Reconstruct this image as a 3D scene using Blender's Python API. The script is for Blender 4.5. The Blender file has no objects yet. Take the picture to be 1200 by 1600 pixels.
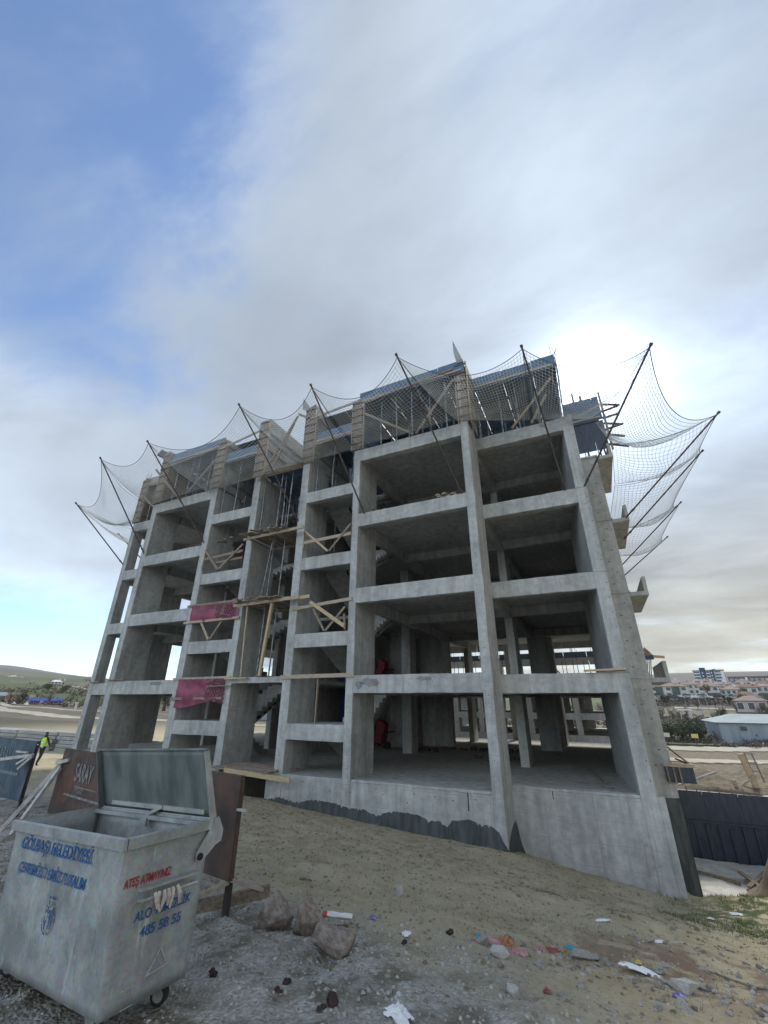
import bpy, math, random
import numpy as np
from mathutils import Vector, Matrix, Quaternion
random.seed(7)
R = math.radians
SC = bpy.context.scene
COL = SC.collection

# ------------------------------------------------------------------ camera
EYE = 2.2
cam_d = bpy.data.cameras.new('camera')
cam = bpy.data.objects.new('camera', cam_d)
COL.objects.link(cam)
pitch, yaw, roll = R(24.514), R(25.704), R(0.2287)
fwd = Vector((-math.sin(yaw)*math.cos(pitch), math.cos(yaw)*math.cos(pitch), math.sin(pitch)))
rgt = Vector((math.cos(yaw), math.sin(yaw), 0))
upv = rgt.cross(fwd)
r2 = math.cos(roll)*rgt + math.sin(roll)*upv
u2 = -math.sin(roll)*rgt + math.cos(roll)*upv
M = Matrix((r2, u2, -fwd)).transposed().to_4x4()
M.translation = Vector((0, 0, EYE))
cam.matrix_world = M
cam_d.sensor_fit = 'VERTICAL'
cam_d.sensor_height = 36.0
cam_d.lens = 649.5/1600*36.0
cam_d.clip_start = 0.1
cam_d.clip_end = 9000
SC.camera = cam

# ------------------------------------------------------------------ sky and sun
SUN_EL, SUN_AZ = 37.98, 6.47            # azimuth from +Y towards +X
sdir = Vector((math.sin(R(SUN_AZ))*math.cos(R(SUN_EL)), math.cos(R(SUN_AZ))*math.cos(R(SUN_EL)), math.sin(R(SUN_EL))))
wd = bpy.data.worlds.new('World'); SC.world = wd; wd.use_nodes = True
nt = wd.node_tree; nt.nodes.clear()
def nd(t, typ, **k):
    n = t.nodes.new(typ)
    for a, v in k.items():
        if a.startswith('i_'):
            key = a[2:]; key = int(key) if key.isdigit() else key.replace('_', ' ')
            n.inputs[key].default_value = v
        else: setattr(n, a, v)
    return n
def mth(t, op, a, b=None, c=None, clamp=False):
    n = t.nodes.new('ShaderNodeMath'); n.operation = op; n.use_clamp = clamp
    for i, v in enumerate((a, b, c)):
        if v is None: continue
        if isinstance(v, (int, float)): n.inputs[i].default_value = v
        else: t.links.new(v, n.inputs[i])
    return n.outputs[0]
def mapr(t, v, a, b, c=0.0, d=1.0, smooth=True):
    n = t.nodes.new('ShaderNodeMapRange'); n.interpolation_type = 'SMOOTHSTEP' if smooth else 'LINEAR'
    n.inputs[1].default_value = a; n.inputs[2].default_value = b; n.inputs[3].default_value = c; n.inputs[4].default_value = d
    t.links.new(v, n.inputs[0]); return n.outputs[0]
L = nt.links.new
tc = nd(nt, 'ShaderNodeTexCoord')
sep = nd(nt, 'ShaderNodeSeparateXYZ'); L(tc.outputs['Generated'], sep.inputs[0])
X, Y, Z = sep.outputs
dt = nd(nt, 'ShaderNodeVectorMath', operation='DOT_PRODUCT'); L(tc.outputs['Generated'], dt.inputs[0]); dt.inputs[1].default_value = sdir
ang = mth(nt, 'ARCCOSINE', mth(nt, 'MINIMUM', dt.outputs['Value'], 0.99999))     # radians from the sun
zz = mth(nt, 'ADD', mth(nt, 'MAXIMUM', Z, 0.0), 0.16)
cx = mth(nt, 'DIVIDE', X, zz); cy = mth(nt, 'DIVIDE', Y, zz)
cmb = nd(nt, 'ShaderNodeCombineXYZ'); L(cx, cmb.inputs[0]); L(cy, cmb.inputs[1])
mp = nd(nt, 'ShaderNodeMapping'); mp.inputs['Rotation'].default_value = (0, 0, R(38)); mp.inputs['Scale'].default_value = (0.55, 0.95, 1); mp.inputs['Location'].default_value = (3.1, 1.7, 0)
L(cmb.outputs[0], mp.inputs[0])
n1 = nd(nt, 'ShaderNodeTexNoise', i_Scale=0.9, i_Detail=7.0, i_Roughness=0.55, i_Distortion=0.2); L(mp.outputs[0], n1.inputs[0])
n2 = nd(nt, 'ShaderNodeTexNoise', i_Scale=2.4, i_Detail=9.0, i_Roughness=0.62, i_Distortion=0.45); L(mp.outputs[0], n2.inputs[0])
# clear blue sector of the sky on the left (a clear lane between two cloud banks)
az = mth(nt, 'ARCTAN2', X, Y)                                                # 0 = +Y, positive to +X
side = mapr(nt, mth(nt, 'ADD', az, mth(nt, 'MULTIPLY', mth(nt, 'SUBTRACT', n2.outputs[0], 0.5), 0.9)), R(-84), R(-22))                                            # 0 clear side .. 1 clouded side
lane = mapr(nt, mth(nt, 'ABSOLUTE', mth(nt, 'SUBTRACT', Z, 0.40)), 0.0, 0.24, 1.0, 0.0)
cov = mth(nt, 'ADD', mth(nt, 'MULTIPLY', n1.outputs[0], 1.45), mth(nt, 'MULTIPLY', n2.outputs[0], 0.85))
cov = mth(nt, 'ADD', cov, mth(nt, 'MULTIPLY', side, 0.62))
low = mth(nt, 'MULTIPLY', mth(nt, 'MULTIPLY', mapr(nt, Z, 0.10, 0.24), mapr(nt, Z, 0.44, 0.64, 1.0, 0.0)), mapr(nt, side, 0.0, 0.8, 0.60, 0.10))
verylow = mth(nt, 'MULTIPLY', mapr(nt, Z, 0.07, 0.17, -0.30, 0.0), mapr(nt, side, 0.2, 0.9, 1.0, 0.2))
cov = mth(nt, 'ADD', mth(nt, 'ADD', cov, low), verylow)
cov = mth(nt, 'SUBTRACT', cov, mth(nt, 'MULTIPLY', mapr(nt, Z, 0.46, 0.62), mapr(nt, side, 0.0, 0.6, 0.13, 0.0)))
dens = mapr(nt, cov, 0.95, 1.80)
dens = mth(nt, 'MAXIMUM', dens, 0.06)
# radiance of the cloud veil: thin cloud scatters sunlight forward, strongest near the sun
g1 = mth(nt, 'EXPONENT', mth(nt, 'MULTIPLY', ang, -1/0.034))
g2 = mth(nt, 'EXPONENT', mth(nt, 'MULTIPLY', ang, -1/0.20))
shade = mapr(nt, n2.outputs[0], 0.32, 0.70, 0.76, 1.26, False)
shade2 = mapr(nt, n1.outputs[0], 0.30, 0.75, 1.20, 0.80, False)
lit = mth(nt, 'ADD', mth(nt, 'MULTIPLY', g1, 2.6), mth(nt, 'MULTIPLY', g2, 0.36))
lit = mth(nt, 'ADD', lit, mapr(nt, ang, 0.2, 1.2, 0.215, 0.180, False))
lit = mth(nt, 'ADD', lit, mapr(nt, ang, 1.2, 2.6, 0.0, 0.50))   # added fill: sky behind the camera, out of view, brightened to light the facade
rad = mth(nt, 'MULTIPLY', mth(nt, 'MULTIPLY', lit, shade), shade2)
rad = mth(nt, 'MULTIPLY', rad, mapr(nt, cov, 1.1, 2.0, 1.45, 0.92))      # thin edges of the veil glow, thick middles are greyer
hi_ = mapr(nt, Z, 0.46, 0.62)
rad = mth(nt, 'MULTIPLY', rad, mth(nt, 'ADD', 1.0, mth(nt, 'MULTIPLY', mapr(nt, side, 0.0, 0.8, 0.75, 0.0), mth(nt, 'SUBTRACT', 1.0, hi_))))
warm = mapr(nt, Z, 0.02, 0.42, 1.0, 0.0)
wside = mapr(nt, az, R(-45), R(8))
mixc = nd(nt, 'ShaderNodeMix', data_type='RGBA'); L(mth(nt, 'MULTIPLY', warm, wside), mixc.inputs[0])
mixc.inputs[6].default_value = (0.82, 0.95, 1.12, 1); mixc.inputs[7].default_value = (1.02, 1.0, 0.86, 1)
sky = nd(nt, 'ShaderNodeTexSky'); sky.sky_type = 'NISHITA'; sky.sun_disc = False
sky.sun_elevation = R(SUN_EL); sky.sun_rotation = R(SUN_AZ); sky.altitude = 900; sky.air_density = 1.0; sky.dust_density = 0.3; sky.ozone_density = 3.5
b1 = nd(nt, 'ShaderNodeBackground'); b1.inputs[1].default_value = 0.095; L(sky.outputs[0], b1.inputs[0])
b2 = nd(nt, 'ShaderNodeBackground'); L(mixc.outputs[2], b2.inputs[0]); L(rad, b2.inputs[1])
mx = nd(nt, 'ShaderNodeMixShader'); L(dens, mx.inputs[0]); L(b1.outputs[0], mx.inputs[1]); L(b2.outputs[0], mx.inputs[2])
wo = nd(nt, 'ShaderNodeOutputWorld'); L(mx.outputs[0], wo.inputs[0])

sd = bpy.data.lights.new('sun', 'SUN'); sd.energy = 1.5; sd.angle = R(10); sd.color = (1, 0.95, 0.86)
so = bpy.data.objects.new('sun', sd); COL.objects.link(so)
so.rotation_euler = (-sdir).to_track_quat('-Z', 'Y').to_euler()
so.location = (0, 0, 60)
VS = SC.view_settings
VS.view_transform = 'Standard'; VS.look = 'None'; VS.exposure = 1.4; VS.gamma = 1.0; VS.use_curve_mapping = False
SC.cycles.use_denoising = True
SC.cycles.max_bounces = 8; SC.cycles.diffuse_bounces = 6; SC.cycles.transparent_max_bounces = 12

# ------------------------------------------------------------------ materials
MATS = {}
def mat(name, col, rough=0.85, metal=0.0, col2=None, nscale=3.0, bump=0.0, bscale=20.0, spec=0.3, detail=6.0, lo=0.35, hi=0.65, stretch=None, obj=True, bdist=0.01):
    if name in MATS: return MATS[name]
    m = bpy.data.materials.new(name); m.use_nodes = True; t = m.node_tree
    b = t.nodes['Principled BSDF']; b.inputs['Roughness'].default_value = rough; b.inputs['Metallic'].default_value = metal
    b.inputs['Specular IOR Level'].default_value = spec
    c = nd(t, 'ShaderNodeTexCoord'); g = nd(t, 'ShaderNodeNewGeometry')
    src = c.outputs['Object'] if obj else g.outputs['Position']
    if stretch:
        mpn = nd(t, 'ShaderNodeMapping'); mpn.inputs['Scale'].default_value = stretch; t.links.new(src, mpn.inputs[0]); src = mpn.outputs[0]
    if col2 is None: col2 = tuple(min(1, v*1.25) for v in col)
    n = nd(t, 'ShaderNodeTexNoise', i_Scale=nscale, i_Detail=detail, i_Roughness=0.6); t.links.new(src, n.inputs[0])
    f = mapr(t, n.outputs[0], lo, hi)
    mxn = nd(t, 'ShaderNodeMix', data_type='RGBA'); t.links.new(f, mxn.inputs[0])
    mxn.inputs[6].default_value = (*col, 1); mxn.inputs[7].default_value = (*col2, 1)
    t.links.new(mxn.outputs[2], b.inputs['Base Color'])
    if bump:
        nb = nd(t, 'ShaderNodeTexNoise', i_Scale=bscale, i_Detail=6.0); t.links.new(src, nb.inputs[0])
        bp = nd(t, 'ShaderNodeBump'); bp.inputs['Strength'].default_value = bump; bp.inputs['Distance'].default_value = bdist
        t.links.new(nb.outputs[0], bp.inputs['Height']); t.links.new(bp.outputs[0], b.inputs['Normal'])
    MATS[name] = m
    return m

def concrete(name, ca, cb, warmth=0.0, panel=(1.25, 0.5), wet=0.0):
    """Cast concrete: cloudy patches, vertical runs, form-panel joints, pits."""
    m = bpy.data.materials.new(name); m.use_nodes = True; t = m.node_tree; LK = t.links.new
    b = t.nodes['Principled BSDF']; b.inputs['Roughness'].default_value = 0.85; b.inputs['Specular IOR Level'].default_value = 0.25
    g = nd(t, 'ShaderNodeNewGeometry'); P = g.outputs['Position']
    n1 = nd(t, 'ShaderNodeTexNoise', i_Scale=0.55, i_Detail=8.0, i_Roughness=0.65); LK(P, n1.inputs[0])
    n2 = nd(t, 'ShaderNodeTexNoise', i_Scale=4.5, i_Detail=8.0, i_Roughness=0.7); LK(P, n2.inputs[0])
    mp = nd(t, 'ShaderNodeMapping'); mp.inputs['Scale'].default_value = (3.5, 3.5, 0.35); LK(P, mp.inputs[0])
    ns = nd(t, 'ShaderNodeTexNoise', i_Scale=1.0, i_Detail=6.0, i_Roughness=0.6); LK(mp.outputs[0], ns.inputs[0])
    mx = nd(t, 'ShaderNodeMix', data_type='RGBA'); LK(mapr(t, n1.outputs[0], 0.32, 0.68), mx.inputs[0])
    mx.inputs[6].default_value = (*ca, 1); mx.inputs[7].default_value = (*cb, 1)
    val = mth(t, 'MULTIPLY', mapr(t, n2.outputs[0], 0.25, 0.75, 0.80, 1.16), mapr(t, ns.outputs[0], 0.28, 0.72, 0.80, 1.12))
    # form joints on upright faces (X+Y runs along either wall direction)
    sx = nd(t, 'ShaderNodeSeparateXYZ'); LK(P, sx.inputs[0])
    run = mth(t, 'ADD', sx.outputs[0], sx.outputs[1])
    fx = mth(t, 'ABSOLUTE', mth(t, 'SUBTRACT', mth(t, 'FRACT', mth(t, 'DIVIDE', run, panel[0])), 0.5))
    fz = mth(t, 'ABSOLUTE', mth(t, 'SUBTRACT', mth(t, 'FRACT', mth(t, 'DIVIDE', mth(t, 'ADD', sx.outputs[2], 0.13), panel[1])), 0.5))
    jx = mapr(t, fx, 0.485, 0.5, 0.0, 1.0); jz = mapr(t, fz, 0.475, 0.5, 0.0, 1.0)
    j = mth(t, 'MAXIMUM', jx, jz)
    j = mth(t, 'MULTIPLY', j, mapr(t, n2.outputs[0], 0.42, 0.62))
    val = mth(t, 'MULTIPLY', val, mth(t, 'SUBTRACT', 1.0, mth(t, 'MULTIPLY', j, 0.34)))
    # air holes and dark stains
    v = nd(t, 'ShaderNodeTexVoronoi', i_Scale=9.0); LK(P, v.inputs[0])
    pit = mapr(t, v.outputs['Distance'], 0.03, 0.07, 1.0, 0.0)
    val = mth(t, 'MULTIPLY', val, mth(t, 'SUBTRACT', 1.0, mth(t, 'MULTIPLY', pit, 0.35)))
    n3 = nd(t, 'ShaderNodeTexNoise', i_Scale=1.7, i_Detail=9.0, i_Roughness=0.72, i_Distortion=0.8); LK(P, n3.inputs[0])
    st = mapr(t, n3.outputs[0], 0.60, 0.70)
    val = mth(t, 'MULTIPLY', val, mth(t, 'SUBTRACT', 1.0, mth(t, 'MULTIPLY', st, 0.30+wet)))
    # lime runs and cement slurry: pale drips, and rust-brown damp runs
    mp4 = nd(t, 'ShaderNodeMapping'); mp4.inputs['Scale'].default_value = (9, 9, .9); LK(P, mp4.inputs[0])
    n4 = nd(t, 'ShaderNodeTexNoise', i_Scale=1.0, i_Detail=7.0, i_Roughness=0.65, i_Distortion=0.3); LK(mp4.outputs[0], n4.inputs[0])
    mx4 = nd(t, 'ShaderNodeMix', data_type='RGBA'); LK(mth(t, 'MULTIPLY', mapr(t, n4.outputs[0], 0.60, 0.72), 0.42), mx4.inputs[0]); LK(mx.outputs[2], mx4.inputs[6]); mx4.inputs[7].default_value = (0.56, 0.56, 0.54, 1)
    mx5 = nd(t, 'ShaderNodeMix', data_type='RGBA'); LK(mth(t, 'MULTIPLY', mth(t, 'MULTIPLY', mapr(t, n4.outputs[0], 0.42, 0.30), mapr(t, n3.outputs[0], .5, .6)), 0.40), mx5.inputs[0]); LK(mx4.outputs[2], mx5.inputs[6]); mx5.inputs[7].default_value = (0.20, 0.175, 0.145, 1)
    mx = mx5
    ml = nd(t, 'ShaderNodeMix', data_type='RGBA', blend_type='MULTIPLY'); ml.inputs[0].default_value = 1.0
    cv = nd(t, 'ShaderNodeCombineColor'); LK(val, cv.inputs[0]); LK(val, cv.inputs[1]); LK(val, cv.inputs[2])
    LK(mx.outputs[2], ml.inputs[6]); LK(cv.outputs[0], ml.inputs[7]); LK(ml.outputs[2], b.inputs['Base Color'])
    bp = nd(t, 'ShaderNodeBump'); bp.inputs['Strength'].default_value = 0.5; bp.inputs['Distance'].default_value = 0.008
    hgt = mth(t, 'SUBTRACT', mth(t, 'ADD', n2.outputs[0], mth(t, 'MULTIPLY', ns.outputs[0], 0.25)), mth(t, 'ADD', mth(t, 'MULTIPLY', j, 0.7), mth(t, 'MULTIPLY', pit, 0.5)))
    LK(hgt, bp.inputs['Height']); LK(bp.outputs[0], b.inputs['Normal'])
    MATS[name] = m
    return m
CONC = concrete('concrete', (0.33, 0.335, 0.325), (0.44, 0.445, 0.43))
CONC_IN = concrete('concrete_inner', (0.35, 0.35, 0.335), (0.45, 0.45, 0.43))
CONC_FLOOR = concrete('concrete_floor', (0.41, 0.40, 0.37), (0.50, 0.49, 0.45), panel=(50, 50))
CONC_FAR = concrete('concrete_far', (0.36, 0.36, 0.35), (0.48, 0.48, 0.46))
COAT = mat('bitumen_coating', (0.045, 0.055, 0.058), 0.65, col2=(0.095, 0.105, 0.105), nscale=1.6, bump=0.35, bscale=12, obj=False, stretch=(4, 4, .7), detail=9)
WOOD = mat('formwork_timber', (0.30, 0.24, 0.18), 0.8, col2=(0.45, 0.38, 0.29), nscale=5, bump=0.4, bscale=30, stretch=(1, 6, 6))
WOOD_OLD = mat('weathered_timber', (0.17, 0.135, 0.105), 0.88, col2=(0.31, 0.255, 0.20), nscale=4, bump=0.4, bscale=30, stretch=(2, 6, 6))
WOOD_NEW = mat('fresh_timber', (0.40, 0.30, 0.18), 0.75, col2=(0.50, 0.395, 0.25), nscale=5, bump=0.3, bscale=30, stretch=(1, 6, 6))
WOOD_PINK = mat('reddish_timber', (0.30, 0.24, 0.21), 0.8, col2=(0.44, 0.37, 0.32), nscale=5, bump=0.3, bscale=30)
PLY = mat('film_faced_plywood', (0.07, 0.12, 0.19), 0.5, col2=(0.11, 0.17, 0.25), nscale=2.2, spec=0.4, obj=False)
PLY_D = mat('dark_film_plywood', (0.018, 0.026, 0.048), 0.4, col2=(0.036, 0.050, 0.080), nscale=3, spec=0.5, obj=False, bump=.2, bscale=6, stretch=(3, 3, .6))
PLY_G = mat('grey_plywood', (0.22, 0.235, 0.24), 0.8, col2=(0.36, 0.36, 0.35), nscale=3, bump=0.2, obj=False)
STEEL = mat('prop_steel', (0.10, 0.11, 0.12), 0.5, 0.7, col2=(0.30, 0.31, 0.32), nscale=6)
POLE = mat('rusty_tube', (0.055, 0.045, 0.045), 0.7, 0.4, col2=(0.12, 0.09, 0.08), nscale=6)
ROPE = mat('net_cord', (0.50, 0.53, 0.54), 0.9, col2=(0.64, 0.66, 0.66), nscale=4)
ROPE_D = mat('border_cord', (0.10, 0.10, 0.11), 0.9)
GALV = None
RUST = mat('rusted_sheet', (0.055, 0.045, 0.042), 0.85, 0.0, col2=(0.125, 0.078, 0.058), nscale=2.6, bump=0.4, bscale=18, detail=9)
BLACKH = mat('dark_hollow', (0.02, 0.02, 0.022), 0.95)

# ------------------------------------------------------------------ mesh builder
class MB:
    def __init__(s): s.v = []; s.f = []
    def add(s, vs, fs):
        k = len(s.v); s.v += [tuple(p) for p in vs]; s.f += [tuple(i+k for i in f) for f in fs]; return s
    def box(s, x0, x1, y0, y1, z0, z1):
        if x0 > x1: x0, x1 = x1, x0
        if y0 > y1: y0, y1 = y1, y0
        if z0 > z1: z0, z1 = z1, z0
        return s.add([(x0,y0,z0),(x1,y0,z0),(x1,y1,z0),(x0,y1,z0),(x0,y0,z1),(x1,y0,z1),(x1,y1,z1),(x0,y1,z1)],
                     [(3,2,1,0),(4,5,6,7),(0,1,5,4),(1,2,6,5),(2,3,7,6),(3,0,4,7)])
    def rbox(s, x0, x1, y0, y1, z0, z1, ax=0, step=0.35, j=0.006, bev=0.012, rnd=None):
        """box cut along one axis, chamfered and slightly uneven, as cast or sawn"""
        lo = [x0, y0, z0]; hi = [x1, y1, z1]; rn = rnd or random
        n = max(1, int(round((hi[ax]-lo[ax])/step))); a, b = [i for i in range(3) if i != ax]
        prof = []
        la, ha, lb, hb = lo[a], hi[a], lo[b], hi[b]
        for (pa, pb, da, db) in ((la,lb,bev,0),(ha,lb,-bev,0),(ha,lb,0,bev),(ha,hb,0,-bev),(ha,hb,-bev,0),(la,hb,bev,0),(la,hb,0,-bev),(la,lb,0,bev)):
            prof.append((pa+da, pb+db))
        vs = []; fs = []
        for i in range(n+1):
            t = lo[ax]+(hi[ax]-lo[ax])*i/n
            for (pa, pb) in prof:
                p = [0, 0, 0]; p[ax] = t; p[a] = pa+rn.uniform(-j, j); p[b] = pb+rn.uniform(-j, j); vs.append(p)
        m = len(prof)
        for i in range(n):
            for k in range(m):
                fs.append((i*m+k, i*m+(k+1) % m, (i+1)*m+(k+1) % m, (i+1)*m+k))
        fs.append(tuple(range(m-1, -1, -1))); fs.append(tuple(n*m+k for k in range(m)))
        if ax == 1: fs = [tuple(reversed(f)) for f in fs]
        return s.add(vs, fs)
    def bar(s, p, q, w, h, up=(0, 0, 1), ext=0):
        """timber of section w x h from p to q"""
        p = Vector(p); q = Vector(q); d = (q-p); l = d.length; d.normalize()
        u = Vector(up); 
        if abs(d.dot(u)) > 0.98: u = Vector((0, 1, 0))
        sx = d.cross(u).normalized(); sz = sx.cross(d)
        vs = []
        for t in (p-d*ext, q+d*ext):
            for a, b in ((-1,-1),(1,-1),(1,1),(-1,1)): vs.append(t+sx*(a*w/2)+sz*(b*h/2))
        return s.add(vs, [(3,2,1,0),(4,5,6,7),(0,1,5,4),(1,2,6,5),(2,3,7,6),(3,0,4,7)])
    def tube(s, pts, r, n=6, close=True):
        pts = [Vector(p) for p in pts]; k = len(pts); vs = []; prev = None
        for i, p in enumerate(pts):
            d = (pts[min(i+1, k-1)]-pts[max(i-1, 0)]).normalized()
            if prev is None:
                u = Vector((0,0,1)) if abs(d.z) < .9 else Vector((1,0,0)); a = d.cross(u).normalized()
            else:
                a = (prev-d*prev.dot(d)).normalized()
            prev = a; b = d.cross(a); rr = r[i] if isinstance(r, (list, tuple)) else r
            for j in range(n):
                t = 2*math.pi*j/n; vs.append(p+a*(math.cos(t)*rr)+b*(math.sin(t)*rr))
        fs = [(i*n+j, i*n+(j+1) % n, (i+1)*n+(j+1) % n, (i+1)*n+j) for i in range(k-1) for j in range(n)]
        if close: fs += [tuple(range(n-1, -1, -1)), tuple((k-1)*n+j for j in range(n))]
        return s.add(vs, fs)
    def prism(s, poly, ext):
        """polygon (3-D points) pushed along ext"""
        n = len(poly); e = Vector(ext); vs = [Vector(p) for p in poly]+[Vector(p)+e for p in poly]
        nrm = Vector((0,0,0))
        for i in range(n): nrm += vs[i].cross(vs[(i+1) % n])
        fs = [tuple(range(n-1,-1,-1)), tuple(range(n, 2*n))]+[(i,(i+1) % n, n+(i+1) % n, n+i) for i in range(n)]
        if nrm.dot(e) < 0: fs = [tuple(reversed(f)) for f in fs]
        return s.add(vs, fs)
    def build(s, name, m, parent=None, smooth=False, kind=None, **pr):
        me = bpy.data.meshes.new(name); me.from_pydata([tuple(v) for v in s.v], [], s.f); me.materials.append(m)
        if smooth: me.shade_smooth()
        o = bpy.data.objects.new(name, me); COL.objects.link(o)
        if parent is not None: o.parent = parent
        if kind: o['kind'] = kind
        for k, v in pr.items(): o[k] = v
        return o
def tag(o, label, cat, group=None):
    o['label'] = label; o['category'] = cat
    if group: o['group'] = group
    return o
def thing(name, label, cat, loc=(0,0,0), rz=0, group=None):
    o = bpy.data.objects.new(name, None); COL.objects.link(o); o.location = loc; o.rotation_euler = (0,0,rz); o.empty_display_size = .2
    return tag(o, label, cat, group)
def copy_tree(o, loc=None, rz=None, scale=None, label=None, group=None):
    def cp(a, par):
        c = a.copy(); COL.objects.link(c); c.parent = par
        for ch in a.children: cp(ch, c)
        return c
    c = cp(o, None)
    if loc is not None: c.location = loc
    if rz is not None: c.rotation_euler = (c.rotation_euler[0], c.rotation_euler[1], rz)
    if scale is not None: c.scale = scale if isinstance(scale, (tuple, list)) else (scale,)*3
    if label: c['label'] = label
    if group: c['group'] = group
    return c

# ------------------------------------------------------------------ terrain heights
CPT = [(-3,2.3,.48),(0,2,.5),(-6,2,.5),(3,3,.3),(-1.5,3.2,.45),(-1.5,-4,.6),(5,-4,.5),(-9,-4,.6),(-10.4,13.1,-.78),(-7.6,13.1,-.96),(-4.4,13.1,-1.15),(-2.75,13.1,-1.24),
(-1.4,14.45,-1.75),(0,14.45,-1.91),(.7,14.45,-2.0),(-3.4,7.1,-.22),(-.1,8.9,-.75),(-6,6,.0),(.6,4.8,.12),(2.5,7,-.25),(-12,7,-.1),(-14,12,-.5),(-18,12,-.55),(-24,12,-.7),(-28.5,15.7,-1.05),(1.5,12.5,-1.65),(2.6,13.8,-1.75),
(4.5,13,-1.5),(7,14,-1.0),(6,9,-.5),(-13,20,-1.5),(-22,20,-1.3),(-3,22,-2.4),(-12,33,-1.6),(0,33,-1.6),(2.2,24.5,-1.05),(5,24.5,-1.0),(8,21,-.9),(7,26,-1.1),(3,28,-1.5),(-24,33,-1.3),(-34,20,-1.1),(9,2,0),(-16,0,.4),(-30,-5,0),
(-45,26,-1.2),(-58,36,-1.3),(5,38,-2.3),(7,50,-2.6),(12,52,-2.6),(13,66,-2.7),(-8,52,-2.0),(-30,50,-1.5),(25,40,-2.2),(20,10,-.5),(40,20,-1),(0,-30,1),(30,-30,1),(-40,-30,1)]
def _pol(az, r, z): a = R(az); return (r*math.sin(a), r*math.cos(a), z)
for az in (-78,-66,-58,-50):
    for r, z in ((110,-1.3),(175,1.4),(270,7),(520,21),(900,34),(1600,{-78:70,-66:86,-58:58,-50:50}[az]),(3000,45)): CPT.append(_pol(az, r, z))
for az in (-36,-20,-4):
    for r, z in ((95,-2),(150,0),(260,5),(500,16),(1600,45),(3000,60)): CPT.append(_pol(az, r, z))
for az in (6,13,22,35):
    for r, z in ((82,-2.3),(115,-.6),(150,3.0),(200,4.8),(330,9.5),(600,19),(1600,78),(3000,90)): CPT.append(_pol(az, r, z))
for az in (70,110,150,180,-150,-110):
    for r, z in ((90,1),(300,4),(900,12),(3000,30)): CPT.append(_pol(az, r, z))
CPT = np.array(CPT, float)
def warp(x, y):
    r = np.hypot(x, y)+1e-6; s = np.log1p(r/6)/r*6
    return x*s, y*s
def tps(d2): return np.where(d2 > 1e-12, d2*np.log(np.maximum(d2, 1e-12)), 0)
TU, TW = warp(CPT[:,0], CPT[:,1]); TN = len(CPT)
TK = tps((TU[:,None]-TU)**2+(TW[:,None]-TW)**2)+np.eye(TN)*.02
TP = np.stack([np.ones(TN), TU, TW], 1)
SOL = np.linalg.solve(np.block([[TK, TP],[TP.T, np.zeros((3,3))]]), np.concatenate([CPT[:,2], np.zeros(3)]))
def sst(a, b, x):
    t = np.clip((x-a)/(b-a), 0, 1); return t*t*(3-2*t)
def ground_z(x, y):
    x = np.atleast_1d(np.asarray(x, float)); y = np.atleast_1d(np.asarray(y, float))
    u, w = warp(x, y)
    h = tps((u[...,None]-TU)**2+(w[...,None]-TW)**2)@SOL[:TN]+SOL[TN]+SOL[TN+1]*u+SOL[TN+2]*w
    pit = sst(.9,1.3,x)*(1-sst(5.4,7.0,x))*sst(14.6,16.6,y)*(1-sst(22.5,22.8,y))
    h = h*(1-pit)+(-3.0)*pit
    foot = sst(-24.6,-24.0,x)*(1-sst(1.2,1.4,x))*sst(13.2,14.4,y)*(1-sst(31.5,32.5,y))
    h = np.where(foot > 0, np.minimum(h, h*(1-foot)+foot*np.minimum(h,-1.4)), h)
    return h
_rs = np.random.RandomState(5); _tab = _rs.rand(256, 256)
def vnoise(x, y):
    xi = np.floor(x).astype(int); yi = np.floor(y).astype(int); fx = x-xi; fy = y-yi
    fx = fx*fx*(3-2*fx); fy = fy*fy*(3-2*fy)
    a = _tab[xi % 256, yi % 256]; b = _tab[(xi+1) % 256, yi % 256]; c = _tab[xi % 256, (yi+1) % 256]; d = _tab[(xi+1) % 256, (yi+1) % 256]
    return (a*(1-fx)+b*fx)*(1-fy)+(c*(1-fx)+d*fx)*fy
def fbm(x, y, o=4):
    s = 0; a = .5; 
    for i in range(o): s = s+a*vnoise(x*2**i+17*i, y*2**i+31*i); a *= .5
    return s
def surf_z(x, y):
    x = np.atleast_1d(np.asarray(x, float)); y = np.atleast_1d(np.asarray(y, float))
    r = np.hypot(x, y)
    amp = np.clip(1.2-r/60, 0, 1)
    k = (fbm(x*.45+5, y*.45)-.47)*.26*sst(2.5,6,r)+(fbm(x*2.1, y*2.1+9)-.47)*.13+(fbm(x*4.6+3, y*4.6+9, 3)-.44)*.05+(fbm(x*9, y*9, 3)-.44)*.035
    foot = sst(-24.9,-24.3,x)*(1-sst(1.3,1.6,x))*sst(12.9,13.4,y)*(1-sst(31.5,32.5,y))
    # excavated heaps behind the dark wall
    heap = 0.9*np.exp(-((x-7.3)/2.6)**2-((y-33)/4)**2)+0.7*np.exp(-((x-3.6)/1.3)**2-((y-27)/3)**2)+.6*np.exp(-((x-11)/3)**2-((y-38)/3)**2)
    heap = heap+1.75*np.exp(-(np.abs(x-3.95)/.80)**2.0-(np.abs(y-18.0)/1.2)**2.0)
    far = (fbm(x*.03, y*.03)-.47)*3.0*sst(60,200,r)
    return ground_z(x, y)+k*amp*(1-foot)+heap*(.75+.5*fbm(x*1.5, y*1.5))+far
def gz(x, y): return float(surf_z(x, y)[0])

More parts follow.
